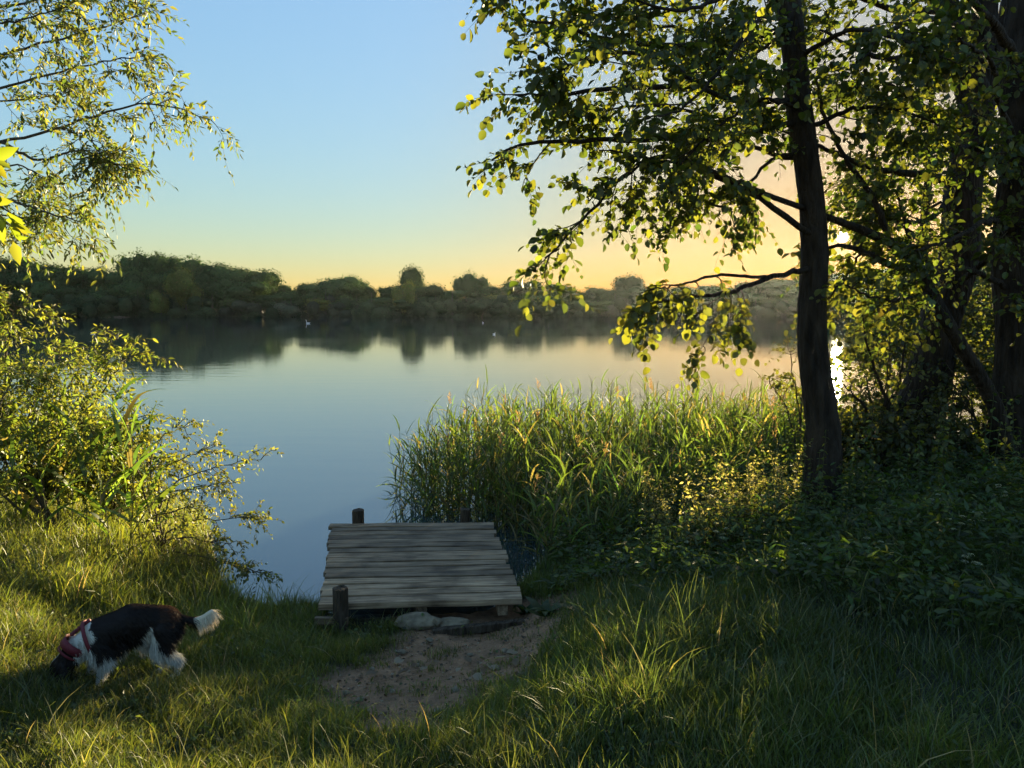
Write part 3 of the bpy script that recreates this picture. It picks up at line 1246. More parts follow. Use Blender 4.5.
# ---------------------------------------------------------------- dead leaves on the earth
def dead_leaf(loc, s, rz, tilt, label, c):
    g = Geo()
    n_ = 11
    t = np.linspace(0, 1, n_)
    w = np.sin(np.pi * t ** 0.8) * 0.32 * s
    curl = 0.22 * s
    cl = np.stack([(t - .5) * s, 0 * t, 0.04 * s * np.sin(t * 7)], -1)
    Lf = cl + np.stack([0 * t, w, np.abs(w) * 0.5 + curl * .3 * t ** 2], -1)
    Rt = cl + np.stack([0 * t, -w, np.abs(w) * 0.3 + curl * .2 * (1 - t)], -1)
    V = np.concatenate([cl, Lf, Rt])
    fs = []
    for k in range(n_ - 1):
        fs.append([k, k + 1, n_ + k + 1, n_ + k])
        fs.append([k, 2 * n_ + k, 2 * n_ + k + 1, k + 1])
    g.add(V, fs, c)
    o_ = g.obj('dead_leaf', M['leaf'])
    o_.location = loc
    o_.rotation_euler = (tilt, tilt * .6, rz)
    tag(o_, label, 'leaf', 'dead leaves on the earth path')
    return o_


dl = [(492, 670), (500, 660), (516, 664), (486, 672), (522, 676), (478, 680), (414, 668), (404, 674), (424, 671), (468, 662), (530, 668), (540, 682),
      (508, 684), (398, 664), (512, 655), (372, 676), (458, 672), (436, 664), (497, 690), (532, 660)]
for k, (ppx, ppy) in enumerate(dl):
    p = onground(ppx, ppy)
    lab = 'small dead leaf on the bare earth, %s of the scattered leaves from the left' % ordw(sorted(dl).index((ppx, ppy)))
    if k == 0:
        lab = 'largest pale dry leaf on the earth near the right grass edge'
    dead_leaf((p.x, p.y, p.z + 0.012), 0.10 if k == 0 else random.uniform(.045, .085), random.random() * 6.28, random.uniform(-.4, .4), lab,
              random.choice([(.30, .24, .17), (.20, .14, .08), (.34, .28, .20), (.14, .09, .05)]))


# crumbs of leaf and twig trodden into the earth
g = Geo()
nw = 9000
x = RNG.uniform(-1.6, .8, nw)
y = RNG.uniform(2.9, 5.1, nw)
k = path_mask(x, y) > .3
x, y = x[k], y[k]
nw = len(x)
sz = .004 + .016 * RNG.random(nw) ** 3
pal = np.array([(.10, .065, .04), (.20, .14, .09), (.30, .25, .18), (.06, .045, .03)])
zz = hgt(x, y) - path_mask(x, y) * .015
leaves(g, 'diamond', np.stack([x, y, zz + .005], -1), nrm(RNG.normal(size=(nw, 3)) * [1, 1, .25]), nrm(RNG.normal(size=(nw, 3)) * .4 + [0, 0, 1]), sz * 1.6, sz, pal[RNG.integers(0, 4, nw)])
tag(g.obj('leaf_litter', M['leaf']), 'fine crumbs of dry leaf and twig trodden into the earth path', 'litter', kind='stuff')

# ---------------------------------------------------------------- grass
def grass_patch(n_, xr, yr, hmin, hmax, wid, base, keepfn, tip=(0.16, 0.17, 0.05), lean=0.5, g=None, clump=0.0):
    g = g or Geo()
    x = RNG.uniform(*xr, n_)
    y = RNG.uniform(*yr, n_)
    k = keepfn(x, y)
    x, y = x[k], y[k]
    n_ = len(x)
    z = hgt(x, y) - 0.012
    a = RNG.random(n_) * 2 * np.pi
    tuft = 0.5 + 0.5 * np.sin(x * 5.1 + 1.3 * np.sin(y * 4.0)) * np.sin(y * 6.3 + 1.7 * np.sin(x * 3.3))
    tuft = tuft * 0.6 + 0.4 * (0.5 + 0.5 * np.sin(x * 17 + 3) * np.sin(y * 19 + x * 3))
    pmv = path_mask(x, y)
    hh = (hmin + (hmax - hmin) * RNG.random(n_) ** 1.3) * (0.45 + 0.9 * tuft) * (1 - 0.6 * pmv)
    # the sward is trampled where the dog stands
    hh = hh * (1 - 0.3 * np.exp(-((x - DOGP[0] + .22) ** 2 / .16 + (y - DOGP[1] + .12) ** 2 / .10)))
    ln = lean * (0.3 + 1.3 * RNG.random(n_))
    # tufts share a lean direction
    la = 6.3 * np.sin(x * 2.3 + 4) * np.sin(y * 2.9) + RNG.normal(size=n_) * 2.2
    t = np.linspace(0, 1, 5)
    P = np.zeros((n_, 5, 3))
    P[:, :, 0] = x[:, None] + (np.cos(la) * ln * hh)[:, None] * t[None] ** 1.9
    P[:, :, 1] = y[:, None] + (np.sin(la) * ln * hh)[:, None] * t[None] ** 1.9
    P[:, :, 2] = z[:, None] + hh[:, None] * (t - 0.28 * (ln[:, None]) * t ** 3)
    side = np.stack([np.cos(a), np.sin(a), 0 * a], -1)
    yell = (0.6 + 0.6 * (0.5 + 0.5 * np.sin(x * 1.7 + 2) * np.sin(y * 2.3)))[:, None]
    c = varcol(n_, base, 0.22) * yell
    dry = RNG.random(n_) < 0.05
    c[dry] = varcol(int(dry.sum()), (0.22, 0.18, 0.09), 0.2)
    tc_ = c * 1.15 + np.asarray(tip) * 0.25
    ribbons(g, P, side, wid * (0.6 + 0.8 * RNG.random(n_)), c, 0, tc_)
    return g


def land(x, y, marg=0.02):
    return shore(x) + 0.10 * np.sin(x * 3.1 + .7) + 0.06 * np.sin(x * 7.3) - y > marg


def infov(x, y, m=0.5):
    return np.abs(x) < (y * 0.70 + m)


def keep_lawn(x, y):
    p_ = path_mask(x, y)
    tf_ = np.sin(x * 8.3 + 2) * np.sin(y * 9.7 + x * 2) > .62
    thin = np.where(p_ > 0.9, np.where(tf_, .75, .985), np.where(p_ > 0.4, np.where(tf_, .4, .8), p_ * 1.2))
    onjet = (x > FL[0] - .02) & (x < FR[0] - .06) & (y > FL[1] - .02)
    return land(x, y) & infov(x, y) & (RNG.random(len(x)) > thin) & ~onjet


DOGP = onground(130, 680)
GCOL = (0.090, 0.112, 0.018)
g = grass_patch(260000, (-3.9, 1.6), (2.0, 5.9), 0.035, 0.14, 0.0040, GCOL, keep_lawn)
grass_patch(30000, (-6.5, -1.6), (4.6, 9.0), 0.12, 0.34, 0.0060, (0.11, 0.13, 0.02), keep_lawn, g=g)
grass_patch(5000, (-3.9, 0.2), (2.2, 5.6), 0.14, 0.26, 0.0045, (0.11, 0.12, 0.025), lambda x, y: keep_lawn(x, y) & (path_mask(x, y) < .05), g=g, lean=0.7)
# broad little weed leaves between the blades
nw = 14000
x = RNG.uniform(-3.9, 2.5, nw)
y = RNG.uniform(2.1, 5.6, nw)
k = keep_lawn(x, y) & (np.sin(x * 3.7 + 1) * np.sin(y * 4.9 + x) > .0)
x, y = x[k], y[k]
nw = len(x)
leaves(g, 'round', np.stack([x, y, hgt(x, y) + .01 + .07 * RNG.random(nw)], -1), nrm(RNG.normal(size=(nw, 3)) * [1, 1, .4]), nrm(RNG.normal(size=(nw, 3)) * .5 + [0, 0, 1]),
       .022 * (.5 + RNG.random(nw)), .014 * (.5 + RNG.random(nw)), varcol(nw, (.085, .11, .022), .25))
tag(g.obj('lawn_grass', M['grass']), 'rough green meadow grass covering the lit bank around the dog', 'grass', kind='stuff')
g = grass_patch(130000, (0.15, 6.0), (2.0, 8.0), 0.06, 0.20, 0.0048, (0.052, 0.084, 0.015), keep_lawn)  # tree shade painted in: blades coloured darker than the lawn
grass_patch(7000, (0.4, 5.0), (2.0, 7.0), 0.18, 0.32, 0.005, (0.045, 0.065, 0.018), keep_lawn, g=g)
tag(g.obj('shaded_grass', M['grass']), 'long grass on the right, coloured darker for the shade of the trees', 'grass', kind='stuff')
g = Geo()
grass_patch(26000, (-9, 9), (-4, 2.2), 0.08, 0.2, 0.008, GCOL, lambda x, y: RNG.random(len(x)) > 0.0, g=g)
tag(g.obj('near_grass', M['grass']), 'meadow grass around the viewer behind the frame', 'grass', kind='stuff')

# ---------------------------------------------------------------- the dog
def dog_region(p):
    """coat colour for local points (n,3)"""
    x, y, z = p[:, 0], p[:, 1], p[:, 2]
    w = 0.014 * np.sin(x * 47 + y * 30) + 0.012 * np.sin(z * 61 + x * 33) + 0.008 * np.sin(x * 160 + z * 120)
    black = np.array([0.016, 0.011, 0.009])
    brown = np.array([0.055, 0.028, 0.016])
    white = np.array([0.62, 0.58, 0.50])
    cream = np.array([0.66, 0.55, 0.40])
    n_ = len(p)
    c = np.tile(white, (n_, 1))
    low = np.interp(x, [-.36, -.25, -.215, -.17, -.10, 0.02, .14, .20], [.22, .24, .27, .40, .345, .27, .24, .33])
    saddle = (x < .19 + w) & (x > -.44) & (z > low + w)
    c[saddle] = black
    c[(x < -.22) & (x > -.40) & (z > .43)] = brown * .7
    head = (x > .285 + w) & (z < .345)
    c[head] = black
    blaze = (x > .30) & (np.abs(y) < .012) & (z > 0.10)
    c[blaze] = white * .6
    c[(x > .43) & (z < .05)] = white * .5
    c[(x < -.44 + w)] = cream
    return c


dog_at = onground(126, 681)
dog_at.z -= .008
dog = empty('dog', (dog_at.x, dog_at.y, dog_at.z), 'black and white long coated dog sniffing the grass with its head down', 'dog', rz=math.radians(203))
dog.scale = (0.77, 0.82, 0.76)
bm = bmesh.new()
E = lambda c, r: ellipsoid(bm, c, r, seg=22, ring_=14)
capsule(bm, (-.25, 0, .405), (-.05, 0, .44), .098, .108)
capsule(bm, (-.05, 0, .435), (.15, 0, .375), .106, .105)
E((.11, 0, .345), (.14, .095, .13))
E((-.08, 0, .385), (.15, .088, .10))
E((-.25, 0, .385), (.11, .092, .105))
capsule(bm, (.16, 0, .37), (.29, 0, .30), .09, .064)
capsule(bm, (.29, 0, .30), (.365, 0, .205), .064, .058)
E((.375, 0, .185), (.066, .062, .075))
capsule(bm, (.395, 0, .15), (.445, 0, .065), .046, .03)
capsule(bm, (.375, 0, .13), (.425, 0, .06), .032, .02)
E((.452, 0, .052), (.024, .022, .02))
for s in (-1, 1):
    capsule(bm, (.355, s * .058, .215), (.365, s * .078, .12), .024, .032, 7)
    capsule(bm, (.365, s * .078, .13), (.375, s * .07, .07), .030, .014, 6)
fo = {1: 0.0, -1: 0.07}
for s in (-1, 1):
    q = fo[s]
    capsule(bm, (.16, s * .062, .32), (.115 + q, s * .07, .215), .062, .040)
    capsule(bm, (.115 + q, s * .07, .215), (.145 + q, s * .068, .09), .036, .024)
    capsule(bm, (.145 + q, s * .068, .09), (.155 + q, s * .068, .03), .023, .024)
    E((.172 + q, s * .068, .017), (.038, .027, .018))
    q = -0.05 if s == 1 else 0.03
    capsule(bm, (-.25, s * .058, .36), (-.17 + q, s * .072, .235), .082, .052)
    capsule(bm, (-.17 + q, s * .072, .235), (-.285 + q, s * .070, .135), .048, .027)
    capsule(bm, (-.285 + q, s * .070, .135), (-.265 + q, s * .070, .03), .025, .022)
    E((-.245 + q, s * .07, .016), (.038, .026, .017))
TAIL = spline([(-.32, 0, .42), (-.39, 0, .385), (-.45, .01, .37), (-.51, .015, .385), (-.56, .02, .42)], 9)
for a, b_ in zip(TAIL[:-1], TAIL[1:]):
    capsule(bm, a, b_, .026, .022, 4)
body = remeshed('body', bm, M['fur'], dog, 0.009, 8)
bme = body.data
nv = len(bme.vertices)
co = np.zeros(nv * 3, np.float32)
bme.vertices.foreach_get('co', co)
co = co.reshape(-1, 3)
ca = bme.color_attributes.new('Col', 'FLOAT_COLOR', 'POINT')
ca.data.foreach_set('color', np.concatenate([dog_region(co), np.ones((nv, 1))], 1).astype(np.float32).ravel())
# coat strands
bme.calc_loop_triangles()
tri = np.array([t.vertices[:] for t in bme.loop_triangles])
nrmv = np.array([v.normal[:] for v in bme.vertices])
A3 = co[tri]
area = np.linalg.norm(np.cross(A3[:, 1] - A3[:, 0], A3[:, 2] - A3[:, 0]), axis=1)
nf = 42000
ti = RNG.choice(len(tri), nf, p=area / area.sum())
bc = RNG.dirichlet((1, 1, 1), nf)
fp = (A3[ti] * bc[:, :, None]).sum(1)
fn = nrm((nrmv[tri[ti]] * bc[:, :, None]).sum(1))
x, z = fp[:, 0], fp[:, 2]
ln = np.full(nf, 0.026)
ln[(x < -.42)] = 0.062
ln[(x > .34)] = 0.012
ln[(x > .33) & (x < .40) & (np.abs(fp[:, 1]) > .05)] = 0.03
ln[(z < .10)] = 0.010
ln[(z > .2) & (z < .34) & (x > -.2) & (x < .2)] = 0.052
ln[(x < -.2) & (x > -.42) & (z < .36) & (z > .15)] = 0.05
ln[(x > .2) & (x < .3)] = 0.034
ln = ln * (0.6 + 0.7 * RNG.random(nf))
flow = np.tile(np.array([-0.9, 0, -0.55]), (nf, 1))
flow[(x < -.45)] = (-0.45, 0, -0.9)
flow[(x > .28)] = (-0.25, 0, -.5)
flow[z < .3] = (-.35, 0, -.95)
fd = nrm(flow + fn * 0.55 + RNG.normal(size=(nf, 3)) * 0.18)
K = 3
t = np.linspace(0, 1, K)
P = fp[:, None] + fd[:, None] * t[None, :, None] * ln[:, None, None] + np.array([0, 0, -.35]) * (t ** 2)[None, :, None] * ln[:, None, None]
sdv = nrm(np.cross(fd, fn + 0.3 * RNG.normal(size=(nf, 3))))
fc = dog_region(fp) * (1 + 0.22 * RNG.normal(size=(nf, 1)))
g = Geo()
ribbons(g, P, sdv, np.full(nf, 0.0032), np.clip(fc, 0.004, .8))
g.obj('fur', M['fur'], dog)
# nose and eyes
bm = bmesh.new()
ellipsoid(bm, (.462, 0, .040), (.014, .017, .013))
bm_obj('nose', bm, M['nose'], dog)
for s in (-1, 1):
    bm = bmesh.new()
    ellipsoid(bm, (.418, s * .043, .150), (.010, .008, .010))
    bm_obj('eye', bm, M['nose'], dog)


def band(name, c, axis, ry, rz_, wd, parent, mat, th=0.004):
    """elliptic strap round an axis"""
    ax = Vector(axis).normalized()
    yv = Vector((0, 1, 0))
    up_ = ax.cross(yv).normalized()
    bm = bmesh.new()
    rings = []
    for j in range(40):
        a = j / 40 * 2 * math.pi
        rad = yv * math.cos(a) * ry + up_ * math.sin(a) * rz_
        rd = rad.normalized()
        c0 = Vector(c) + rad
        rings.append([bm.verts.new(c0 + ax * sx * wd / 2 + rd * sr * th / 2) for sx, sr in ((-1, -1), (1, -1), (1, 1), (-1, 1))])
    for j in range(40):
        r0, r1_ = rings[j], rings[(j + 1) % 40]
        for k in range(4):
            bm.faces.new((r0[k], r1_[k], r1_[(k + 1) % 4], r0[(k + 1) % 4]))
    bmesh.ops.recalc_face_normals(bm, faces=bm.faces)
    return bm_obj(name, bm, M[mat], parent)


hs = band('harness', (.285, 0, .315), (.62, 0, -.75), .088, .09, .055, dog, 'harness', .006)
band('girth_strap', (.20, 0, .352), (.96, 0, -.28), .118, .124, .024, hs, 'harness', .005)
bm = bmesh.new()
capsule(bm, (.20, .0, .475), (.30, .0, .40), .014, .014, 8)
bm_obj('back_strap', bm, M['harness'], hs)
band('collar', (.318, 0, .274), (.62, 0, -.75), .080, .082, .016, dog, 'harness', .005)

# ---------------------------------------------------------------- trees on the right bank
SUNV = np.array(SUN_DIR)


def keep_sun(pos):
    """a small gap in the leaves where the sun shows through"""
    r = nrm(np.asarray(pos) - np.array([0, 0, CAMZ]))
    return (r @ SUNV) < math.cos(math.radians(0.45))


def P_(*a):
    return [at(*q) for q in a]


def trunk_mesh(name, pts, rads, parent, mat='bark', sides=40, k=110, rough=0.006, flare=0.0):
    P = spline(pts, k)
    R = np.interp(np.linspace(0, 1, k), np.linspace(0, 1, len(rads)), rads)
    R = R * (1 + flare * np.exp(-np.linspace(0, 1, k) * 22))
    ph = RNG.random() * 6
    P[1:-1, 0] += 0.016 * np.sin(np.arange(1, k - 1) * 26 / k + ph) * R[1:-1] / .1
    g = Geo()
    tubes(g, P, R, sides, (0, 0, 0), 0, rough)
    org = tuple(parent.location)
    ph = RNG.random() * 50
    v = g.v[0].reshape(k, sides, 3)
    for a_ in range(k):
        for j in range(sides):
            d_ = v[a_, j] - P[a_]
            th = j / sides * 2 * math.pi
            q = Vector((math.cos(th) * 4.5, math.sin(th) * 4.5, P[a_, 2] * 5 + ph))
            q2 = Vector((math.cos(th) * 1.3 + 9, math.sin(th) * 1.3, P[a_, 2] * 1.4 + ph))
            v[a_, j] = P[a_] + d_ * (1 + .11 * abs(mnoise.noise(q)) - .05 + .12 * mnoise.noise(q2))
    g.v[0] = v.reshape(-1, 3)
    o_ = g.obj(name, M[mat], parent, smooth=True, origin=org)
    return o_, P


def gnd(p, sink=0.08):
    return Vector((p.x, p.y, hz(p.x, p.y) - sink))


def branch(parent_obj, root, pts, r0, r1_, k=26, name='branch', mat='bark', sides=9):
    P = spline(pts, k)
    R = np.linspace(r0, r1_, k)
    P[1:-1] += (RNG.normal(size=(k - 2, 3)) * 0.006)
    g = Geo()
    tubes(g, P, R, sides, (0, 0, 0), 0, 0.03)
    org = tuple(root.location)
    o_ = g.obj(name, M[mat], root, smooth=True, origin=org)
    return P


def crown_obj(g, root):
    return g.obj('crown', [M['leaf'], M['twig']], root, origin=tuple(root.location))


ALD = (0.062, 0.082, 0.016)
ALW = (0.13, 0.135, 0.02)
LR = dict(kind='round', nleaf=8, ll=0.052, lw=0.040, base=ALD, warm=ALW, pwarm=0.22, keep=keep_sun)

# tree A: straight trunk nearest the reeds
bA = gnd(at(824, 545, 6.1))
tA = empty('alder_tree', tuple(bA), 'dark straight trunked alder nearest the reeds with branches over the lake', 'tree')
trunk_mesh('trunk', [bA] + P_((823, 500, 6.1), (820, 430, 6.12), (815, 330, 6.15), (811, 210, 6.2), (800, 100, 6.2), (787, 0, 6.2), (775, -160, 6.3), (760, -400, 6.3)),
           [.19, .145, .132, .112, .10, .098, .09, .08, .05], tA, flare=.5)
limbsA = []
specA = [
    ([(803, 120, 6.2), (740, 135, 5.9), (660, 140, 5.5), (580, 140, 5.2), (520, 145, 5.0), (492, 160, 4.9)], .028, .006),
    ([(812, 235, 6.15), (745, 190, 5.8), (668, 158, 5.4), (622, 178, 5.2), (590, 212, 5.1), (545, 258, 5.0)], .026, .006),
    ([(797, 80, 6.2), (700, 85, 5.8), (610, 88, 5.4), (560, 95, 5.2), (515, 95, 5.0)], .028, .006),
    ([(790, 30, 6.2), (700, 45, 5.8), (610, 40, 5.5), (560, 25, 5.3), (515, 18, 5.1)], .028, .006),
    ([(787, 0, 6.2), (700, -20, 5.7), (600, -30, 5.4), (540, -35, 5.2), (510, -30, 5.1)], .03, .008),
    ([(800, 100, 6.2), (730, 100, 5.4), (660, 60, 4.9), (600, 55, 4.6), (560, 70, 4.5)], .022, .005),
    ([(805, 160, 6.2), (760, 150, 6.3), (700, 115, 6.4), (640, 105, 6.4), (570, 120, 6.4)], .022, .005),
    ([(785, -20, 6.2), (740, -10, 5.6), (680, 10, 5.0), (620, -5, 4.7)], .022, .005),
    ([(795, 60, 6.2), (850, 30, 5.8), (900, 40, 5.4), (950, 60, 5.2)], .022, .005),
    ([(803, 130, 6.2), (850, 110, 6.0), (900, 110, 5.7), (950, 130, 5.6)], .022, .005),
    ([(797, 80, 6.2), (750, 60, 6.5), (690, 30, 6.6), (620, 20, 6.7), (560, 10, 6.7)], .022, .005),
    ([(803, 150, 6.2), (765, 165, 6.0), (730, 205, 5.8), (690, 195, 5.7), (655, 200, 5.6)], .016, .004),
    ([(790, 20, 6.2), (760, 20, 5.4), (720, 70, 4.9), (680, 110, 4.7), (640, 120, 4.6)], .018, .004),
    ([(803, 110, 6.2), (760, 100, 5.6), (715, 130, 5.2), (680, 165, 5.0)], .016, .004),
    ([(790, 30, 6.2), (740, 60, 6.8), (670, 70, 7.0), (600, 60, 7.1)], .018, .005),
]
for pts, r0, r1_ in specA:
    limbsA.append(branch(None, tA, P_(*pts), r0, r1_))
g = Geo()
grow(g, limbsA, 13, 0.38, 6, 0.22, t0=.08, **LR)
# the low limb with hanging leafy shoots
low = branch(None, tA, P_((812, 268, 6.15), (770, 278, 5.9), (725, 293, 5.6), (680, 298, 5.4), (640, 308, 5.2)), .024, .005)
low2 = branch(None, tA, P_((770, 278, 5.9), (720, 275, 5.5), (680, 285, 5.3), (650, 290, 5.1)), .014, .004)
LR2 = dict(LR, base=(0.085, 0.095, 0.018), pwarm=.4, ll=.055, lw=.05)
grow(g, [low, low2], 4.5, 0.22, 2, 0.16, t0=0.35, droop=.9, sdroop=.6, **LR2)
hang = [spline(P_((722, 293, 5.6), (715, 325, 5.55), (700, 350, 5.5), (694, 360, 5.5)), 10), spline(P_((735, 285, 5.6), (742, 315, 5.6), (735, 335, 5.6)), 10),
        spline(P_((665, 298, 5.35), (650, 305, 5.3), (632, 318, 5.25)), 10)]
for hp in hang:
    tubes(g, hp, np.linspace(.004, .002, 10), 4, (0.05, .04, .02), 1)
grow(g, hang, 5, 0.10, 2, 0.10, t0=.3, droop=.8, **dict(LR2, nleaf=5))
hp = spline(P_((698, 350, 5.5), (697, 366, 5.5), (693, 380, 5.5)), 6)
tubes(g, hp, np.linspace(.002, .0015, 6), 4, (0.05, .04, .02), 1)
foliage(g, np.array([tuple(at(694, 374, 5.5))]), np.array([[0, 0, -1.0]]), np.array([.08]), 'round', 6, .05, .045, LR2['base'], warm=ALW, pwarm=.5)
# upper-right interior mass
crown_obj(g, tA)

# tree B: thick leaning trunk that forks
bB = gnd(at(900, 480, 8.0), .1)
tB = empty('alder_tree', tuple(bB), 'thick rough barked tree leaning right and forking high behind the straight alder', 'tree')
_, PB = trunk_mesh('trunk', [bB] + P_((905, 460, 8.0), (922, 390, 8.0), (948, 300, 8.0), (964, 200, 8.0), (974, 110, 8.0), (972, 70, 8.0)), [.33, .26, .225, .205, .18, .165, .15], tB, flare=.35)
limbsB = []
specB = [
    ([(973, 100, 8.0), (957, 40, 8.0), (944, -40, 8.0), (930, -200, 8.0)], .13, .07),
    ([(973, 95, 8.0), (985, 20, 8.0), (990, -60, 8.0), (1000, -200, 8.0)], .14, .08),
    ([(975, 105, 8.0), (1003, 30, 8.1), (1030, -60, 8.2), (1060, -160, 8.2)], .12, .06),
    ([(966, 190, 8.0), (930, 175, 7.5), (880, 170, 7.0), (830, 150, 6.8), (780, 130, 6.7)], .045, .01),
    ([(962, 70, 8.0), (920, 60, 7.3), (870, 55, 6.9), (820, 30, 6.7)], .045, .01),
    ([(950, 10, 8.0), (900, 10, 7.4), (850, -5, 7.0), (800, -10, 6.8)], .04, .01),
    ([(970, 130, 8.0), (930, 110, 7.7), (890, 85, 7.4), (850, 90, 7.2)], .04, .01),
    ([(966, 170, 8.0), (935, 215, 7.4), (900, 220, 7.0), (870, 200, 6.8)], .035, .01),
    ([(985, 40, 8.0), (1010, 90, 7.4), (1030, 130, 7.0), (1050, 170, 6.8)], .04, .01),
    ([(950, 290, 8.0), (985, 260, 7.4), (1010, 230, 7.0), (1040, 220, 6.8)], .035, .01),
    ([(980, 30, 8.0), (930, 20, 6.8), (890, 30, 6.0), (860, 60, 5.6)], .035, .008),
]
for pts, r0, r1_ in specB:
    limbsB.append(branch(None, tB, P_(*pts), r0, r1_))
g = Geo()
grow(g, limbsB[3:], 9, 0.5, 6, 0.27, **dict(LR, ll=.056, lw=.046, pwarm=.12))
crown_obj(g, tB)

# tree C: upright trunk at the right edge
bC = gnd(at(1012, 480, 7.2), .1)
tC = empty('alder_tree', tuple(bC), 'dark upright tree trunk at the right edge of the view', 'tree')
trunk_mesh('trunk', [bC] + P_((1013, 450, 7.2), (1015, 330, 7.2), (1016, 200, 7.2), (1020, 80, 7.2), (1022, -50, 7.2), (1022, -300, 7.2)), [.24, .20, .18, .16, .145, .13, .09], tC, flare=.3)
limbsC = []
for pts, r0, r1_ in [
    ([(1016, 180, 7.2), (985, 150, 6.9), (950, 150, 6.5), (910, 150, 6.2)], .05, .01),
    ([(1018, 120, 7.2), (1060, 80, 6.9), (1110, 60, 6.5)], .05, .01),
    ([(1014, 290, 7.2), (970, 270, 6.7), (930, 275, 6.4), (890, 290, 6.2)], .03, .008),
    ([(1015, 230, 7.2), (990, 220, 6.6), (950, 240, 6.2), (915, 250, 6.0)], .03, .008),
    ([(1018, 60, 7.2), (990, 20, 6.4), (960, -10, 5.8), (920, -20, 5.4)], .05, .01),
    ([(1015, 310, 7.2), (1045, 300, 6.4), (1080, 310, 6.0)], .04, .01),
    ([(1017, 150, 7.2), (1000, 100, 6.2), (990, 60, 5.6), (960, 40, 5.2)], .03, .01),
]:
    limbsC.append(branch(None, tC, P_(*pts), r0, r1_))
g = Geo()
grow(g, limbsC, 8, 0.45, 6, 0.27, **dict(LR, pwarm=.12))
crown_obj(g, tC)

# tree D: thin leaning stem crossing to the left in front of the sun
bD = gnd(at(1012, 470, 6.9), .1)
tD = empty('leaning_tree', tuple(bD), 'thin bare stem leaning left across the thick trunk and under the sun', 'tree')
PD = P_((1002, 425, 6.9), (975, 370, 6.8), (930, 292, 6.6), (902, 250, 6.5), (866, 232, 6.4), (825, 216, 6.35), (775, 198, 5.9))
trunk_mesh('trunk', [bD] + PD, [.085, .075, .065, .058, .05, .042, .034, .026, .02], tD, sides=12, rough=.03)
limbsD = []
for pts, r0, r1_ in [
    ([(775, 198, 5.9), (740, 183, 5.7), (700, 168, 5.5), (655, 160, 5.3), (610, 150, 5.2)], .02, .006),
    ([(914, 270, 6.55), (885, 262, 6.5), (858, 250, 6.4), (835, 246, 6.6), (812, 255, 6.9)], .035, .010),
    ([(890, 243, 6.5), (880, 215, 6.5), (868, 190, 6.5), (845, 158, 6.5), (825, 118, 6.5), (815, 80, 6.5)], .03, .012),
    ([(912, 268, 6.6), (905, 220, 6.8), (895, 190, 6.9)], .024, .01),
    ([(866, 232, 6.4), (885, 285, 6.5), (840, 290, 6.6), (820, 312, 6.7)][:1] + [(855, 262, 6.4), (838, 285, 6.3), (828, 300, 6.3)], .012, .006),
    ([(930, 292, 6.6), (900, 300, 6.2), (870, 296, 5.9), (845, 285, 5.7)], .015, .006),
]:
    limbsD.append(branch(None, tD, P_(*pts), r0, r1_))
g = Geo()
grow(g, [limbsD[0], limbsD[2], limbsD[3]], 7, 0.35, 5, 0.25, t0=.1, **dict(LR, pwarm=.2))
grow(g, limbsD[4:] + limbsD[1:2], 5, 0.25, 3, 0.2, t0=.2, **dict(LR2, pwarm=.3))
crown_obj(g, tD)

# thicket behind: bushes at the water's edge under the trees
SHR = dict(kind='lance', nleaf=8, ll=0.055, lw=0.028)


def shrub(name, base, stems, label, basecol, dens=8, seclen=.4, ntwig=5, twig=.22, r0=.018, warm=None, pwarm=.2, leaf=None, mat='willow_bark', cat='bush', group=None, keep=None, droop=.3, t0=.2):
    root = empty(name, tuple(base), label, cat, group)
    g2 = Geo()
    paths = []
    for s in stems:
        P = spline([tuple(base)] + [tuple(q) for q in s], 18)
        P[1:] += RNG.normal(size=(17, 3)) * .01
        paths.append(P)
        tubes(g2, P, np.linspace(r0, r0 * .25, 18), 7, (0, 0, 0))
    g2.obj('stems', M[mat], root, smooth=True, origin=tuple(base))
    g = Geo()
    lf = dict(SHR, **(leaf or {}))
    grow(g, paths, dens, seclen, ntwig, twig, base=basecol, warm=warm, pwarm=pwarm, t0=t0, keep=keep, secr=.004, droop=droop, **lf)
    g.obj('crown', [M['leaf'], M['twig']], root, origin=tuple(base))
    return root


def keep_gap(pos):
    """keeps the opening where the sun glitters on the water behind the straight trunk"""
    r = np.asarray(pos) - np.array([0, 0, CAMZ])
    az = np.degrees(np.arctan2(r[:, 0], r[:, 1]))
    el = np.degrees(np.arctan2(r[:, 2], np.hypot(r[:, 0], r[:, 1])))
    k_ = ((az - 23.9) / 1.0) ** 2 + ((el + 5.6) / 1.9) ** 2
    return keep_sun(pos) & (RNG.random(len(r)) < np.clip(k_ * .8, 0.75, 1))


def rnd_stems(base, n_, spread, ht, lean=(0, 0)):
    out_ = []
    for _ in range(n_):
        a = random.random() * 6.28
        r_ = spread * math.sqrt(random.random())
        h = ht * random.uniform(.6, 1.05)
        e = Vector(base) + Vector((math.cos(a) * r_ + lean[0], math.sin(a) * r_ * .8 + lean[1], h))
        mid = Vector(base).lerp(e, .5) + Vector((-math.cos(a) * r_ * .15, -math.sin(a) * r_ * .1, h * .12))
        out_.append([mid, e])
    return out_


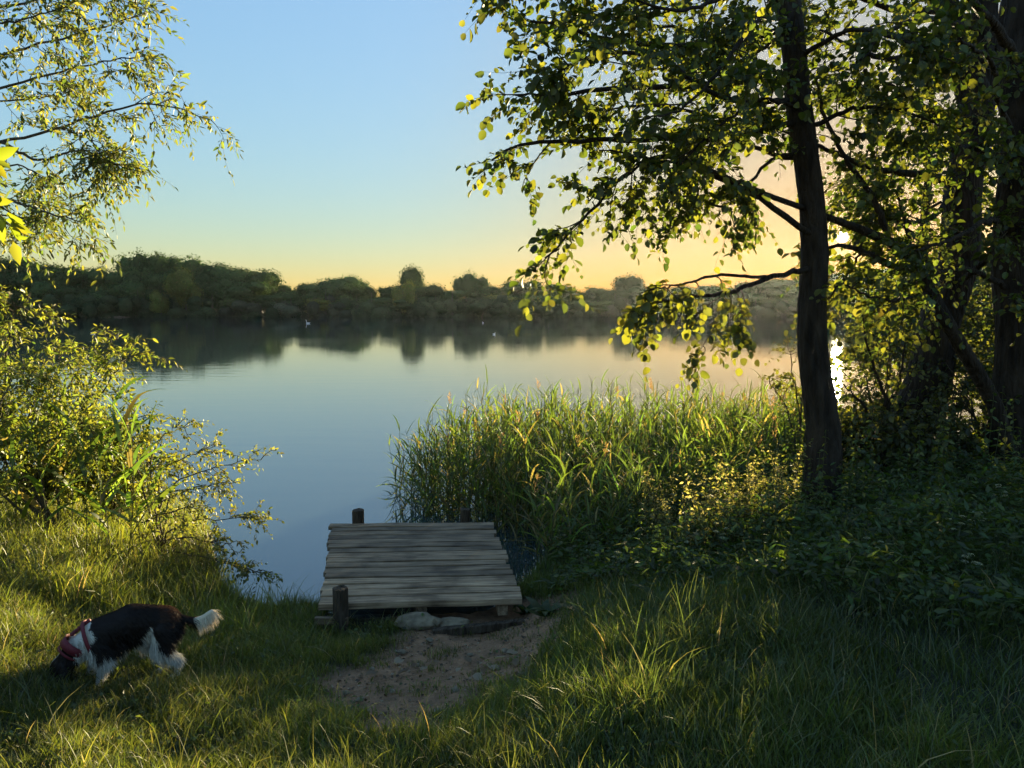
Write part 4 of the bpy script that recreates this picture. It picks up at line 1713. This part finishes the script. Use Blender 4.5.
thick = [
    (850, 9.3, .6, 1.15, 'leafy bush in the gap just right of the straight alder', 6),
    (880, 9.6, .8, 2.4, 'tall thin bush between the two big trunks at the water edge', 11),
    (945, 10.2, .9, 2.6, 'dense bush directly behind the thick leaning trunk', 11),
    (1000, 9.2, .9, 2.4, 'dark dense bush behind the right edge trunk', 11),
    (1065, 8.6, .9, 2.5, 'dark bush half outside the right edge of the view', 9),
    (985, 7.6, .55, 1.2, 'low dark bush at the foot of the right edge trunk', 9),
    (870, 7.9, .5, 0.95, 'low dark bush in front of the thick leaning trunk', 9),
    (925, 7.0, .5, 0.8, 'small dark bush before the thick trunk base', 8),
]
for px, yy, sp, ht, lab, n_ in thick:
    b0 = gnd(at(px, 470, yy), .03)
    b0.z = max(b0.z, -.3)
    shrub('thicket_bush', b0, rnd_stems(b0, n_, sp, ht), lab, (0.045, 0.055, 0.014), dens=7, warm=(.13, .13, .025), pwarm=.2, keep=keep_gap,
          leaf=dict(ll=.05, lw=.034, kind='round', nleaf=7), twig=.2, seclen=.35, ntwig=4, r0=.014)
# the slim sapling seen between the trunks
b0 = gnd(at(884, 470, 7.6), .03)
shrub('sapling', b0, [P_((884, 430, 7.6), (884, 395, 7.6), (868, 350, 7.6), (862, 310, 7.6)), P_((884, 420, 7.6), (898, 385, 7.6), (905, 345, 7.6)), P_((884, 440, 7.6), (862, 405, 7.6), (845, 385, 7.5))],
      'slim young sapling with sparse leaves between the two big trunks', (0.09, .10, .02), dens=5, seclen=.3, ntwig=3, twig=.18, r0=.028, warm=ALW, pwarm=.3,
      leaf=dict(kind='round', ll=.04, lw=.034, nleaf=6), keep=keep_gap, mat='bark', cat='tree')
# golden bush by the trunk at the water
b0 = gnd(at(800, 460, 8.2), .03)
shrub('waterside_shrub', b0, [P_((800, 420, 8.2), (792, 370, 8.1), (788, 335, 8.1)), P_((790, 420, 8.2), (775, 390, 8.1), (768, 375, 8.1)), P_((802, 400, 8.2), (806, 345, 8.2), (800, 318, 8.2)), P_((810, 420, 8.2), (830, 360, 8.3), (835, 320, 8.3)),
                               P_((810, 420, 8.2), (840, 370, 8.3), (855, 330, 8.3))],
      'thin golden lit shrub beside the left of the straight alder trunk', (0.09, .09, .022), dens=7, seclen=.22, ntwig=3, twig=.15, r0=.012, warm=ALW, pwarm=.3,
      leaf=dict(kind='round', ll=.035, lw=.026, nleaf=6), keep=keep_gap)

# trees further back on the right closing the gaps between crowns
for px, yy, hh, lab in ((900, 12.5, 6.5, 'leafy tree behind the gap between the two big trunks'), (985, 11.8, 7.0, 'tall leafy tree behind the forked trunk'),
                        (1075, 10.5, 7.0, 'leafy tree beyond the right edge trunk')):
    b0 = gnd(at(px, 450, yy), .1)
    b0.z = max(b0.z, -.2)
    root = empty('background_tree', tuple(b0), lab, 'tree')
    tp = Vector((b0.x + .2, b0.y, b0.z + hh))
    trunk_mesh('trunk', [b0, b0.lerp(tp, .5) + Vector((.1, 0, 0)), tp], [.11, .08, .03], root, sides=12)
    lm = []
    for j in range(13):
        t_ = .22 + .75 * j / 13
        s0 = b0.lerp(tp, t_)
        a = j * 2.4 + px
        e = s0 + Vector((math.cos(a) * 1.7, math.sin(a) * 1.3, .35))
        lm.append(branch(None, root, [s0, s0.lerp(e, .5) + Vector((0, 0, .2)), e], .025, .008, k=12))
    g = Geo()
    grow(g, lm, 7, .6, 6, .34, **dict(LR, ll=.07, lw=.055, nleaf=7, pwarm=.25))
    crown_obj(g, root)

# ---------------------------------------------------------------- willow on the left, out of frame trunk
WIL = (0.10, 0.13, 0.034)
WLW = (0.17, 0.165, 0.04)
bW = Vector((-6.3, 6.2, hz(-6.3, 6.2) - .1))
tW = empty('willow_tree', tuple(bW), 'willow whose slender leafy branches reach in from the upper left', 'tree')
trunk_mesh('trunk', [bW, bW + Vector((.1, 0, 1.6)), bW + Vector((.0, .1, 3.2)), bW + Vector((-.3, 0, 5.6)), bW + Vector((-.4, 0, 7.4))], [.26, .2, .17, .13, .07], tW, mat='willow_bark')
lm = []
for pts, r0, r1_ in [
    ([(-140, 190, 6.1), (-60, 155, 6.0), (0, 142, 5.9), (60, 128, 5.8), (115, 110, 5.7), (160, 105, 5.6), (212, 120, 5.5)], .016, .003),
    ([(-140, 90, 6.1), (-60, 75, 5.9), (20, 50, 5.8), (90, 30, 5.7), (150, 12, 5.6)], .015, .003),
    ([(-140, 120, 6.1), (-60, 105, 6.0), (30, 80, 6.1), (100, 62, 6.1), (155, 55, 6.1)], .015, .003),
    ([(-140, 230, 6.1), (-60, 215, 6.0), (0, 200, 5.9), (45, 212, 5.8), (82, 222, 5.8)], .018, .004),
    ([(-140, 40, 6.1), (-60, 20, 6.0), (30, 0, 5.9), (110, -12, 5.8), (140, -16, 5.8)], .015, .003),
    ([(-140, 240, 6.1), (-60, 222, 6.0), (0, 215, 5.9), (40, 225, 5.9)], .012, .004),
    ([(0, 142, 5.9), (40, 160, 5.9), (80, 150, 5.8), (120, 168, 5.8)], .012, .004),
    ([(60, 128, 5.8), (90, 140, 5.8), (112, 172, 5.7)], .008, .003),
    ([(-140, 140, 6.1), (-60, 110, 6.4), (20, 100, 6.6), (80, 95, 6.6)], .014, .003),
    ([(-100, 60, 6.1), (-40, 30, 5.4), (20, 20, 5.2), (70, 5, 5.1)], .012, .003),
    ([(-100, 170, 6.1), (-40, 180, 6.4), (10, 165, 6.5), (50, 180, 6.5)], .014, .004),
]:
    lm.append(branch(None, tW, P_(*pts), r0, r1_, mat='willow_bark'))
lm0 = [p_[7:] for p_ in lm[:6]] + lm[6:]
g = Geo()
grow(g, lm0, 15, .30, 5, .18, kind='lance', nleaf=10, ll=.048, lw=.017, base=WIL, warm=WLW, pwarm=.3, flat=.8, droop=.35, twig_r=.0018, secr=.004)
crown_obj(g, tW)

# near sapling: broad bright leaves at the left edge
bN = Vector((-2.35, 2.15, hz(-2.35, 2.15) - .05))
tN = empty('young_sapling', tuple(bN), 'near spray of large glowing yellow green leaves at the left edge', 'sapling')
trunk_mesh('trunk', [bN, bN + Vector((.05, 0, .8)), bN + Vector((.12, .05, 2.20)), bN + Vector((.2, .1, 2.3))], [.02, .016, .012, .006], tN, sides=8)
lb = branch(None, tN, [bN + Vector((.14, .06, 1.75)), at(-60, 175, 2.22), at(-15, 195, 2.25), at(14, 222, 2.26)], .006, .002, k=12)
g = Geo()
sp = [((-8, 200, 2.25), (38, 205, 2.22)), ((6, 218, 2.26), (-6, 262, 2.24)), ((12, 220, 2.26), (28, 268, 2.28)), ((12, 222, 2.26), (58, 250, 2.3)), ((2, 206, 2.26), (22, 160, 2.26)), ((-15, 240, 2.26), (10, 290, 2.26)),
      ((-20, 190, 2.20), (8, 165, 2.20)), ((6, 214, 2.26), (44, 232, 2.20))]
pp = np.array([tuple(at(*a)) for a, _ in sp])
qq = np.array([tuple(at(*b_)) for _, b_ in sp])
leaves(g, 'lance', pp, qq - pp, nrm(RNG.normal(size=(len(sp), 3)) * .25 - SUNV), np.full(len(sp), .066), np.full(len(sp), .030), varcol(len(sp), (.17, .20, .02), .12))
foliage(g, np.array([tuple(at(-25, 195, 2.23)), tuple(at(-10, 208, 2.25)), tuple(at(-30, 170, 2.22))]), np.array([[.3, .1, -.6], [.6, 0, -.5], [.5, 0, .5]]), np.array([.12, .12, .12]), 'lance', 7,     .06, .027, (.17, .20, .02), up=.2, var=.1)
crown_obj(g, tN)

# ---------------------------------------------------------------- shrubs on the left bank
LB = (0.125, 0.155, 0.028)
LBW = (0.20, 0.205, 0.035)
leafL = dict(kind='lance', nleaf=9, ll=.043, lw=.017)
b0 = gnd(Vector((-3.75, 6.2, 0)), .03)
shrub('willow_shrub', b0, [P_((40, 470, 6.2), (80, 420, 6.2), (112, 380, 6.1), (128, 345, 6.1)), P_((20, 460, 6.3), (40, 390, 6.2), (60, 350, 6.1)), P_((10, 440, 6.3), (5, 370, 6.2), (12, 318, 6.1), (24, 305, 6.0)),
                            P_((60, 480, 6.2), (110, 450, 6.1), (135, 410, 6.0)), P_((-20, 440, 6.2), (-40, 370, 6.2), (-30, 320, 6.1)), P_((0, 450, 6.1), (20, 400, 5.8), (34, 370, 5.7)),
                            P_((30, 460, 6.4), (60, 400, 6.5), (85, 360, 6.6)), P_((20, 470, 5.9), (50, 440, 5.7), (95, 415, 5.6)), P_((-10, 480, 5.9), (-5, 430, 5.6), (10, 380, 5.5))],
      'tall yellow green willow shrub at the left edge of the lake', LB, dens=24, seclen=.34, ntwig=5, twig=.17, r0=.012, warm=LBW, pwarm=.35, leaf=leafL)
b0 = gnd(Vector((-2.95, 6.3, 0)), .03)
shrub('willow_shrub', b0, [P_((170, 490, 6.3), (205, 470, 6.3), (262, 458, 6.3)), P_((160, 500, 6.3), (195, 488, 6.2), (238, 482, 6.2)), P_((170, 530, 6.2), (210, 520, 6.1), (258, 520, 6.1)),
                            P_((165, 550, 6.1), (215, 560, 6.0), (266, 574, 5.9)), P_((160, 480, 6.4), (180, 460, 6.4), (215, 447, 6.4)), P_((150, 470, 6.4), (160, 440, 6.4), (185, 425, 6.4)),
                            P_((165, 540, 6.2), (205, 540, 6.1), (232, 545, 6.1)), P_((160, 560, 6.0), (195, 580, 5.8), (225, 600, 5.7)), P_((150, 520, 6.0), (180, 510, 5.8), (208, 505, 5.7)),
                            P_((140, 480, 6.0), (130, 440, 5.9), (120, 430, 5.9))],
      'low willow shrub with arching twigs reaching over the blue water', (.14, .15, .035), dens=13, seclen=.2, ntwig=3, twig=.13, r0=.009, warm=LBW, pwarm=.3, leaf=dict(leafL, ll=.034), t0=.3)
for k, (px, yy, ht, sp_, lab) in enumerate([(40, 6.6, 1.05, .55, 'dense green bush at the left edge behind the sunlit grass'), (115, 6.9, .95, .55, 'leafy bush in the middle of the left bank thicket'),
 (-60, 6.0, 1.3, .6, 'bush half outside the left edge of the view'),
                                            (70, 7.6, 1.1, .6, 'shaded bush deepest in the left thicket')]):
    b0 = gnd(at(px, 520, yy), .03)
    b0.z = max(b0.z, -.2)
    shrub('bank_bush', b0, rnd_stems(b0, 13, sp_, ht), lab, (.13, .155, .024), dens=11, seclen=.24, ntwig=4, twig=.16, r0=.009, warm=LBW, pwarm=.25, leaf=dict(kind='lance', nleaf=7, ll=.045, lw=.024))


# ---------------------------------------------------------------- reeds
def reed(g, base, ht, nl=7, col=(0.085, 0.125, 0.024), wid=.020, ll=.36, plume=False):
    base = np.atleast_2d(base)
    n_ = len(base)
    lean = RNG.normal(size=(n_, 3)) * 0.10
    lean[:, 2] = 1
    lean = nrm(lean)
    P = curved(base, lean, ht, 6, 0.0, 0.02)
    tubes(g, P, np.linspace(.0042, .0018, 6)[None] * np.ones((n_, 1)), 4, (0.10, 0.105, 0.035), 0)
    for i in range(nl):
        t = .28 + .72 * (i + .5 * RNG.random(n_)) / nl
        f = np.clip(t, 0, .999) * 5
        j = f.astype(int)
        a = np.arange(n_)
        q = P[a, j] * (1 - (f - j))[:, None] + P[a, j + 1] * (f - j)[:, None]
        az = RNG.random(n_) * 6.28
        ln_ = ll * (.55 + .6 * RNG.random(n_))
        el = .75 + .55 * RNG.random(n_) + (t - .6) * .7
        hd = np.stack([np.cos(az) * np.cos(el), np.sin(az) * np.cos(el), np.sin(el)], -1)
        tt = np.linspace(0, 1, 7)
        dr = .12 + .42 * RNG.random(n_)
        L = q[:, None] + hd[:, None] * tt[None, :, None] * ln_[:, None, None] + np.array([0, 0, -1.0]) * (tt ** 2.3)[None, :, None] * (ln_ * dr)[:, None, None]
        L = L + np.stack([np.cos(az), np.sin(az), 0 * az], -1)[:, None] * (tt ** 2)[None, :, None] * (ln_ * .2)[:, None, None]
        side = nrm(np.cross(hd, np.array([0, 0, 1.0])) + .3 * RNG.normal(size=(n_, 3)))
        ribbons(g, L, side, wid * (.7 + .6 * RNG.random(n_)), varcol(n_, col, .28, (.20, .16, .06), .12))


def reed_ok(x, y):
    left = np.interp(y, [6.0, 7.3, 8.3, 8.9, 10.2, 11.6], [.25, .15, -.7, -1.42, -1.5, -.8])
    right = np.interp(y, [6.0, 7.0, 9.0, 11.6], [1.0, 2.2, 3.7, 4.6])
    jt = (x < RR[0] + .12) & (y < RR[1] + .25)
    return (x > left) & (x < right) & ~jt


def reed_h(x, y):
    """top z for the reed bed"""
    e = np.clip((x + 1.35) / 1.3, 0, 1)
    return .62 + .38 * e + .04 * np.clip((x - 1.2) / 1.5, 0, 1) + np.interp(y, [6, 7.5, 9, 11.6], [-.2, -.15, 0, 0])


n_ = 3000
rx = RNG.uniform(-1.5, 4.6, n_)
ry = RNG.uniform(6.0, 11.4, n_)
k = reed_ok(rx, ry) & (RNG.random(n_) < np.interp(rx, [-1.4, -.6, .5], [.5, .8, 1.0]))
rx, ry = rx[k], ry[k]
rz = np.maximum(hgt(rx, ry), -.35)
top = reed_h(rx, ry) + RNG.normal(size=len(rx)) * .17 - .04
order = np.argsort(ry + RNG.random(len(rx)) * .0)
# the stems nearest to the viewer stand as individual plants, the rest is one bed
front = order[:60]
rest = order[60:]
g = Geo()
reed(g, np.stack([rx, ry, rz], -1)[rest], (top - rz)[rest], 8)
pi_ = rest[RNG.random(len(rest)) < .018]
for i_ in pi_:
    m_ = 26
    c0_ = np.array([rx[i_], ry[i_], top[i_] + .02])
    t_ = RNG.random(m_)
    leaves(g, 'lance', c0_ + np.stack([RNG.normal(size=m_) * .012, RNG.normal(size=m_) * .012, t_ * .14], -1), nrm(RNG.normal(size=(m_, 3)) * .5 + [.4, 0, 1]), nrm(RNG.normal(size=(m_, 3))),
           np.full(m_, .045), np.full(m_, .008), varcol(m_, (.24, .15, .09), .2))
tag(g.obj('reed_bed', M['leaf']), 'dense bed of green reeds standing in the water behind the jetty', 'reeds', kind='stuff')
G_REED = 'single reeds at the edges of the reed bed and left bank'
for c_, i_ in enumerate(front[:28]):
    g = Geo()
    b0 = (rx[i_], ry[i_], rz[i_])
    reed(g, np.array([b0]), np.array([top[i_] - rz[i_]]), 8)
    o_ = g.obj('reed', M['leaf'], origin=b0)
    tag(o_, 'green reed at the near edge of the reed bed, %s nearest to the viewer' % ordw(c_), 'reed', G_REED)
# pale dry stems
for c_, (px, py_, yy, tp_) in enumerate([(553, 545, 7.3, 455), (560, 520, 7.6, 462), (430, 500, 8.3, 470)]):
    b0 = gnd(at(px, py_, yy), 0)
    g = Geo()
    ht = at(px, tp_, yy).z - b0.z
    reed(g, np.array([tuple(b0)]), np.array([ht]), 4, (.22, .18, .08), .012, .2)
    tag(g.obj('dry_reed', M['leaf'], origin=tuple(b0)), 'pale dry reed stem, %s of the three faded ones from the left' % ['second', 'third', 'first'][c_], 'reed', 'dry reeds')
# reeds growing in the left shrub
for c_, (px, yy, tp_, s_) in enumerate([(125, 5.7, 400, 1.2), (142, 5.8, 410, 1.2), (160, 5.9, 425, 1.1), (60, 5.9, 395, 1.0), (100, 6.0, 405, 1.0), (15, 5.8, 400, 1.0), (30, 5.6, 425, 1.0), (85, 5.5, 440, 1.0), (48, 5.5, 440, 1.0), (110, 5.6, 450, 1.0), (135, 5.6, 430, 1.1), (70, 5.7, 410, 1.2), (5, 5.5, 440, 1.2), (40, 5.8, 400, 1.2), (120, 6.1, 395, 1.2), (92, 5.4, 460, 1.0)]):
    q = at(px, 540, yy)
    b0 = gnd(q, 0.02)
    g = Geo()
    ht = at(px, tp_, yy).z - b0.z
    reed(g, np.array([tuple(b0)]), np.array([ht]), 8, (.10, .155, .028), .034 * s_, .46 * s_)
    tag(g.obj('reed', M['leaf'], origin=tuple(b0)), 'broad leaved reed growing through the left bank bushes, %s from the lake side' % ordw([2, 1, 0, 9, 6, 14, 13, 8, 10, 5, 3, 11, 15, 12, 4, 7][c_]), 'reed', G_REED)


# ---------------------------------------------------------------- herbs under the trees
def serrate_leafpair(g, P, zfrac, s, col, n_pairs=8, top=.12):
    k = len(P)
    for i in range(n_pairs):
        t = top + (1 - top) * i / (n_pairs - 1)
        f = t * (k - 1)
        j = min(int(f), k - 2)
        q = P[j] * (1 - (f - j)) + P[j + 1] * (f - j)
        a0 = i * math.pi / 2 + random.random() * .5
        sz = s * (1.25 - .85 * t)
        pos = np.array([q] * 2)
        d = np.array([[math.cos(a0 + u), math.sin(a0 + u), .35 - 1.3 * random.random()] for u in (0, math.pi)])
        sv = sz * RNG.uniform(.6, 1.25, 2)
        leaves(g, 'lance', pos, d, nrm(np.array([[0, 0, 1.0]] * 2) + RNG.normal(size=(2, 3)) * .5), sv, sv * .5, varcol(2, col, .25))


def make_nettle(ht, seed, col=(0.055, 0.086, 0.017)):
    root = empty('nettle', (0, 0, 0), None, None)
    g = Geo()
    P = spline([(0, 0, 0), (.02 * seed, .01, ht * .5), (.03 * seed, .03, ht)], 8)
    tubes(g, P, np.linspace(.0035, .0018, 8), 5, (.05, .06, .02))
    st = g.obj('stem', M['leaf'], root)
    g = Geo()
    serrate_leafpair(g, P, 0, .085, col, 13, .15)
    g.obj('foliage', M['leaf'], root)
    return root


def make_parsley(ht, seed):
    root = empty('cow_parsley', (0, 0, 0), None, None)
    g = Geo()
    P = spline([(0, 0, 0), (.02, .01 * seed, ht * .5), (-.02 * seed, .02, ht * .8)], 8)
    tubes(g, P, np.linspace(.004, .002, 8), 5, (.06, .08, .03))
    ends = []
    for i in range(5):
        a = i * 2.5 + seed
        s0 = P[4 + (i % 4)]
        e = s0 + np.array([math.cos(a) * .10, math.sin(a) * .10, ht * .2 + .03 * random.random()])
        Q = spline([s0, (s0 + e) / 2 + np.array([math.cos(a) * .02, 0, 0]), e], 5)
        tubes(g, Q, np.linspace(.0022, .0014, 5), 4, (.06, .08, .03))
        ends.append(e)
    g.obj('stem', M['leaf'], root)
    g = Geo()
    # ferny leaves
    for i in range(7):
        a = i * 2.1 + seed
        s0 = P[1 + i % 5]
        d = np.array([math.cos(a), math.sin(a), .35])
        ln_ = .20 - .015 * i
        for t in np.linspace(.2, 1, 7):
            q = s0 + d * ln_ * t + np.array([0, 0, -.08 * t * t])
            pr_ = np.array([[-math.sin(a), math.cos(a), 0.0], [math.sin(a), -math.cos(a), 0.0], [math.cos(a), math.sin(a), 0.1]])
            leaves(g, 'lance', np.array([q] * 3), pr_ + d * .7, np.array([[0, 0, 1.0]] * 3), np.full(3, .055 * (1.2 - t * .7)), np.full(3, .022), varcol(3, (.05, .075, .018), .15))
    g.obj('foliage', M['leaf'], root)
    for e in ends:
        g = Geo()
        m_ = 80
        r_ = .055 * np.sqrt(RNG.random(m_))
        a = RNG.random(m_) * 6.28
        pos = e + np.stack([np.cos(a) * r_, np.sin(a) * r_, .012 - r_ ** 2 * 6 + .02], -1)
        leaves(g, 'diamond', pos, nrm(RNG.normal(size=(m_, 3)) + [0, 0, .3]), nrm(RNG.normal(size=(m_, 3)) * .3 + [0, 0, 1]), np.full(m_, .009), np.full(m_, .009), varcol(m_, (.55, .55, .42), .12))
        for q in pos[::6]:
            tubes(g, np.array([e, (e + q) / 2 - [0, 0, .004], q]), np.array([.0008, .0006, .0005]), 3, (.08, .1, .04))
        g.obj('flower_head', M['leaf'], root)
    return root


def make_dock(s, seed):
    root = empty('dock_plant', (0, 0, 0), None, None)
    g = Geo()
    n_ = 11
    a = np.arange(n_) * 2.4 + seed
    d = np.stack([np.cos(a), np.sin(a), .9 + .4 * RNG.random(n_)], -1)
    st = np.zeros((n_, 3))
    P = curved(st, nrm(d), np.full(n_, s) * (.6 + .5 * RNG.random(n_)), 7, .45)
    side = nrm(np.cross(d, np.array([0, 0, 1.0])))
    ribbons(g, P, side, np.full(n_, s * .26), varcol(n_, (.05, .08, .018), .15))
    g.obj('foliage', M['leaf'], root)
    return root


def seat(root, x, y, rz_, s, label, cat, group):
    root.location = (x, y, hz(x, y) - .01)
    root.rotation_euler = (random.uniform(-.08, .08), random.uniform(-.08, .08), rz_)
    root.scale = (s, s, s)
    tag(root, label, cat, group)


def scatter(n_, region, tries=60):
    pts = []
    while len(pts) < n_ and tries * n_ > 0:
        tries -= 1e-3
        x, y = random.uniform(*region[0]), random.uniform(*region[1])
        if region[2](x, y):
            pts.append((x, y))
    return sorted(pts, key=lambda q: q[1])


def herb_zone(x, y):
    edge = np.interp(y, [3.0, 3.8, 4.6, 5.3, 6.0, 7.0, 8.5], [2.9, 1.9, .95, .42, .38, .5, 1.6])
    return x > edge and abs(x) < y * .72 + .3 and float(shore(x)) - y > -.25


nets = [make_nettle(.66, 1), make_nettle(.78, -1), make_nettle(.55, 2), make_nettle(.70, -2, (.09, .10, .02))]
pts = scatter(295, ((.3, 6.0), (3.0, 8.6), herb_zone))
used = [False] * 4
for c_, (x, y) in enumerate(pts):
    v = c_ % 4
    r = nets[v] if not used[v] else copy_tree(nets[v])
    used[v] = True
    s_ = random.uniform(.55, 1.1) * float(np.interp(y, [3, 4.5, 5.5, 6.5], [.45, .62, .95, 1.15])) * float(np.interp(x - np.interp(y, [3.0, 3.8, 4.6, 5.3, 6.0, 7.0, 8.5], [2.9, 1.9, .95, .42, .38, .5, 1.6]), [0, .9], [.5, 1]))
    seat(r, x, y, random.random() * 6.28, s_, ('golden lit nettle among the herbs left of the straight alder' if x < 2.2 and y > 5 else 'green nettle in the shaded thicket below the big trees' if y > 5 else 'dark nettle in the near right corner of the bank'), 'nettle', 'nettles under the trees on the right bank')
def make_gold(ht, seed):
    root = empty('sun_tinted_herb', (0, 0, 0))
    g = Geo()
    n_ = 5
    st = np.zeros((n_, 3))
    dr = nrm(np.stack([RNG.normal(size=n_) * .16, RNG.normal(size=n_) * .16, np.ones(n_)], -1))
    P = curved(st, dr, ht * RNG.uniform(.6, 1.05, n_), 8, 0.02, .04)
    tubes(g, P, np.linspace(.003, .0012, 8)[None] * np.ones((n_, 1)), 4, (.10, .09, .03))
    g.obj('stem', M['leaf'], root)
    g = Geo()
    for i in range(n_):
        m_ = 60
        t = .15 + .85 * RNG.random(m_)
        f = t * 6.99
        j = f.astype(int)
        q = P[i][j] * (1 - (f - j))[:, None] + P[i][j + 1] * (f - j)[:, None]
        d = nrm(RNG.normal(size=(m_, 3)) * [1, 1, .6])
        sz = (.020 + .040 * (1 - t)) * RNG.uniform(.6, 1.3, m_)
        leaves(g, 'lance', q + d * .012, d, nrm(RNG.normal(size=(m_, 3)) + [0, 0, .6]), sz, sz * .42, varcol(m_, (.15, .15, .035), .25, (.30, .26, .13), .35))
    g.obj('foliage', M['leaf'], root)
    return root


gold = make_gold(.74, 1)  # sunlight on these herbs is painted into their pale golden leaf colours
gpts = [(random.uniform(640, 800), random.uniform(4.9, 6.6)) for _ in range(34)]
for c_, (px, yy) in enumerate(sorted(gpts)):
    q = at(px, 500, yy)
    r = gold if c_ == 0 else copy_tree(gold)
    seat(r, q.x, yy, random.random() * 6.28, random.uniform(.6, 1.05), 'herb left of the alder, coloured pale gold for sunlight, %s from the left' % ordw(c_), 'herb', 'golden herbs left of the straight alder')
pars = [make_parsley(.75, 1), make_parsley(.9, -1), make_parsley(.65, 2)]
used = [False] * 3
spots = [(728, 500, 6.0), (705, 492, 6.1), (748, 505, 6.2), (765, 510, 6.0), (690, 520, 5.8), (640, 520, 6.2), (665, 500, 6.4), (775, 540, 5.6), (866, 520, 6.2), (880, 500, 6.6), (850, 510, 6.8),
         (700, 560, 5.2), (683, 585, 4.8), (720, 590, 4.8), (800, 625, 4.3), (872, 640, 4.2), (950, 620, 4.3), (965, 660, 4.0), (975, 590, 4.6), (560, 560, 6.0), (590, 580, 5.6), (620, 600, 5.0), (1000, 560, 5.0), (930, 560, 5.2)]
for c_, (px, py_, yy) in enumerate(spots):
    q = at(px, py_, yy)
    v = c_ % 3
    r = pars[v] if not used[v] else copy_tree(pars[v])
    used[v] = True
    gz = hz(q.x, q.y)
    base_h = [.75, .9, .65][v]
    s_ = min(max((q.z - gz) / base_h * 1.1, .35), 1.4)
    lab = 'white flowered cow parsley plant, %s of those under the trees from the left' % ordw(sorted(a[0] for a in spots).index(px))
    seat(r, q.x, q.y, random.random() * 6.28, s_, lab, 'cow parsley', 'cow parsley on the right bank')
for c_ in range(26):
    x, y = random.uniform(.75, 1.9), random.uniform(4.7, 5.6)
    r = copy_tree(nets[c_ % 4])
    seat(r, x, y, random.random() * 6.28, random.uniform(.45, .75), 'green nettle at the front edge of the herbs right of the jetty', 'nettle', 'nettles at the front edge right of the jetty')
docks = [make_dock(.34, 0), make_dock(.28, 1)]
used = [False] * 2
dspots = [(545, 615), (600, 600), (575, 570), (640, 585), (560, 590), (525, 612), (610, 560), (545, 560), (585, 620), (900, 600), (860, 610), (760, 640), (660, 610), (630, 560), (960, 590), (520, 585)]
for c_, (px, py_) in enumerate(dspots):
    q = onground(px, py_)
    v = c_ % 2
    r = docks[v] if not used[v] else copy_tree(docks[v])
    used[v] = True
    lab = 'broad leaved dock plant right of the jetty, %s of its kind from the left' % ordw(sorted(dspots).index((px, py_)))
    seat(r, q.x, q.y, random.random() * 6.28, random.uniform(.6, .95), lab, 'dock', 'dock plants on the right bank')

# ground cover: low leaves between everything on the right
g = Geo()
n_ = 60000
x = RNG.uniform(.3, 6.5, n_)
y = RNG.uniform(3.0, 9.4, n_)
edge = np.interp(y, [3.0, 3.8, 4.6, 5.3, 6.0, 7.0, 8.5], [2.6, 1.6, .75, .38, .32, .45, 1.4])
k = (x > edge + .15 * RNG.normal(size=n_)) & infov(x, y) & (shore(x) - y > -.1)
x, y = x[k], y[k]
n_ = len(x)
z = hgt(x, y) + .04 + .34 * RNG.random(n_) ** 1.4 * (0.5 + .5 * np.sin(x * 3.1) * np.sin(y * 4.3 + 1)) + .06
pos = np.stack([x, y, z], -1)
leaves(g, 'lance', pos, nrm(RNG.normal(size=(n_, 3)) * [1, 1, .5]), nrm(RNG.normal(size=(n_, 3)) * .6 + [0, 0, 1]), .055 * (.5 + RNG.random(n_)), .022 * (.5 + RNG.random(n_)), varcol(n_, (.052, .082, .016), .28, (.09, .10, .03), .1))
tag(g.obj('ground_cover', M['leaf']), 'low leafy ground cover filling the shade between the herbs on the right', 'ground cover', kind='stuff')
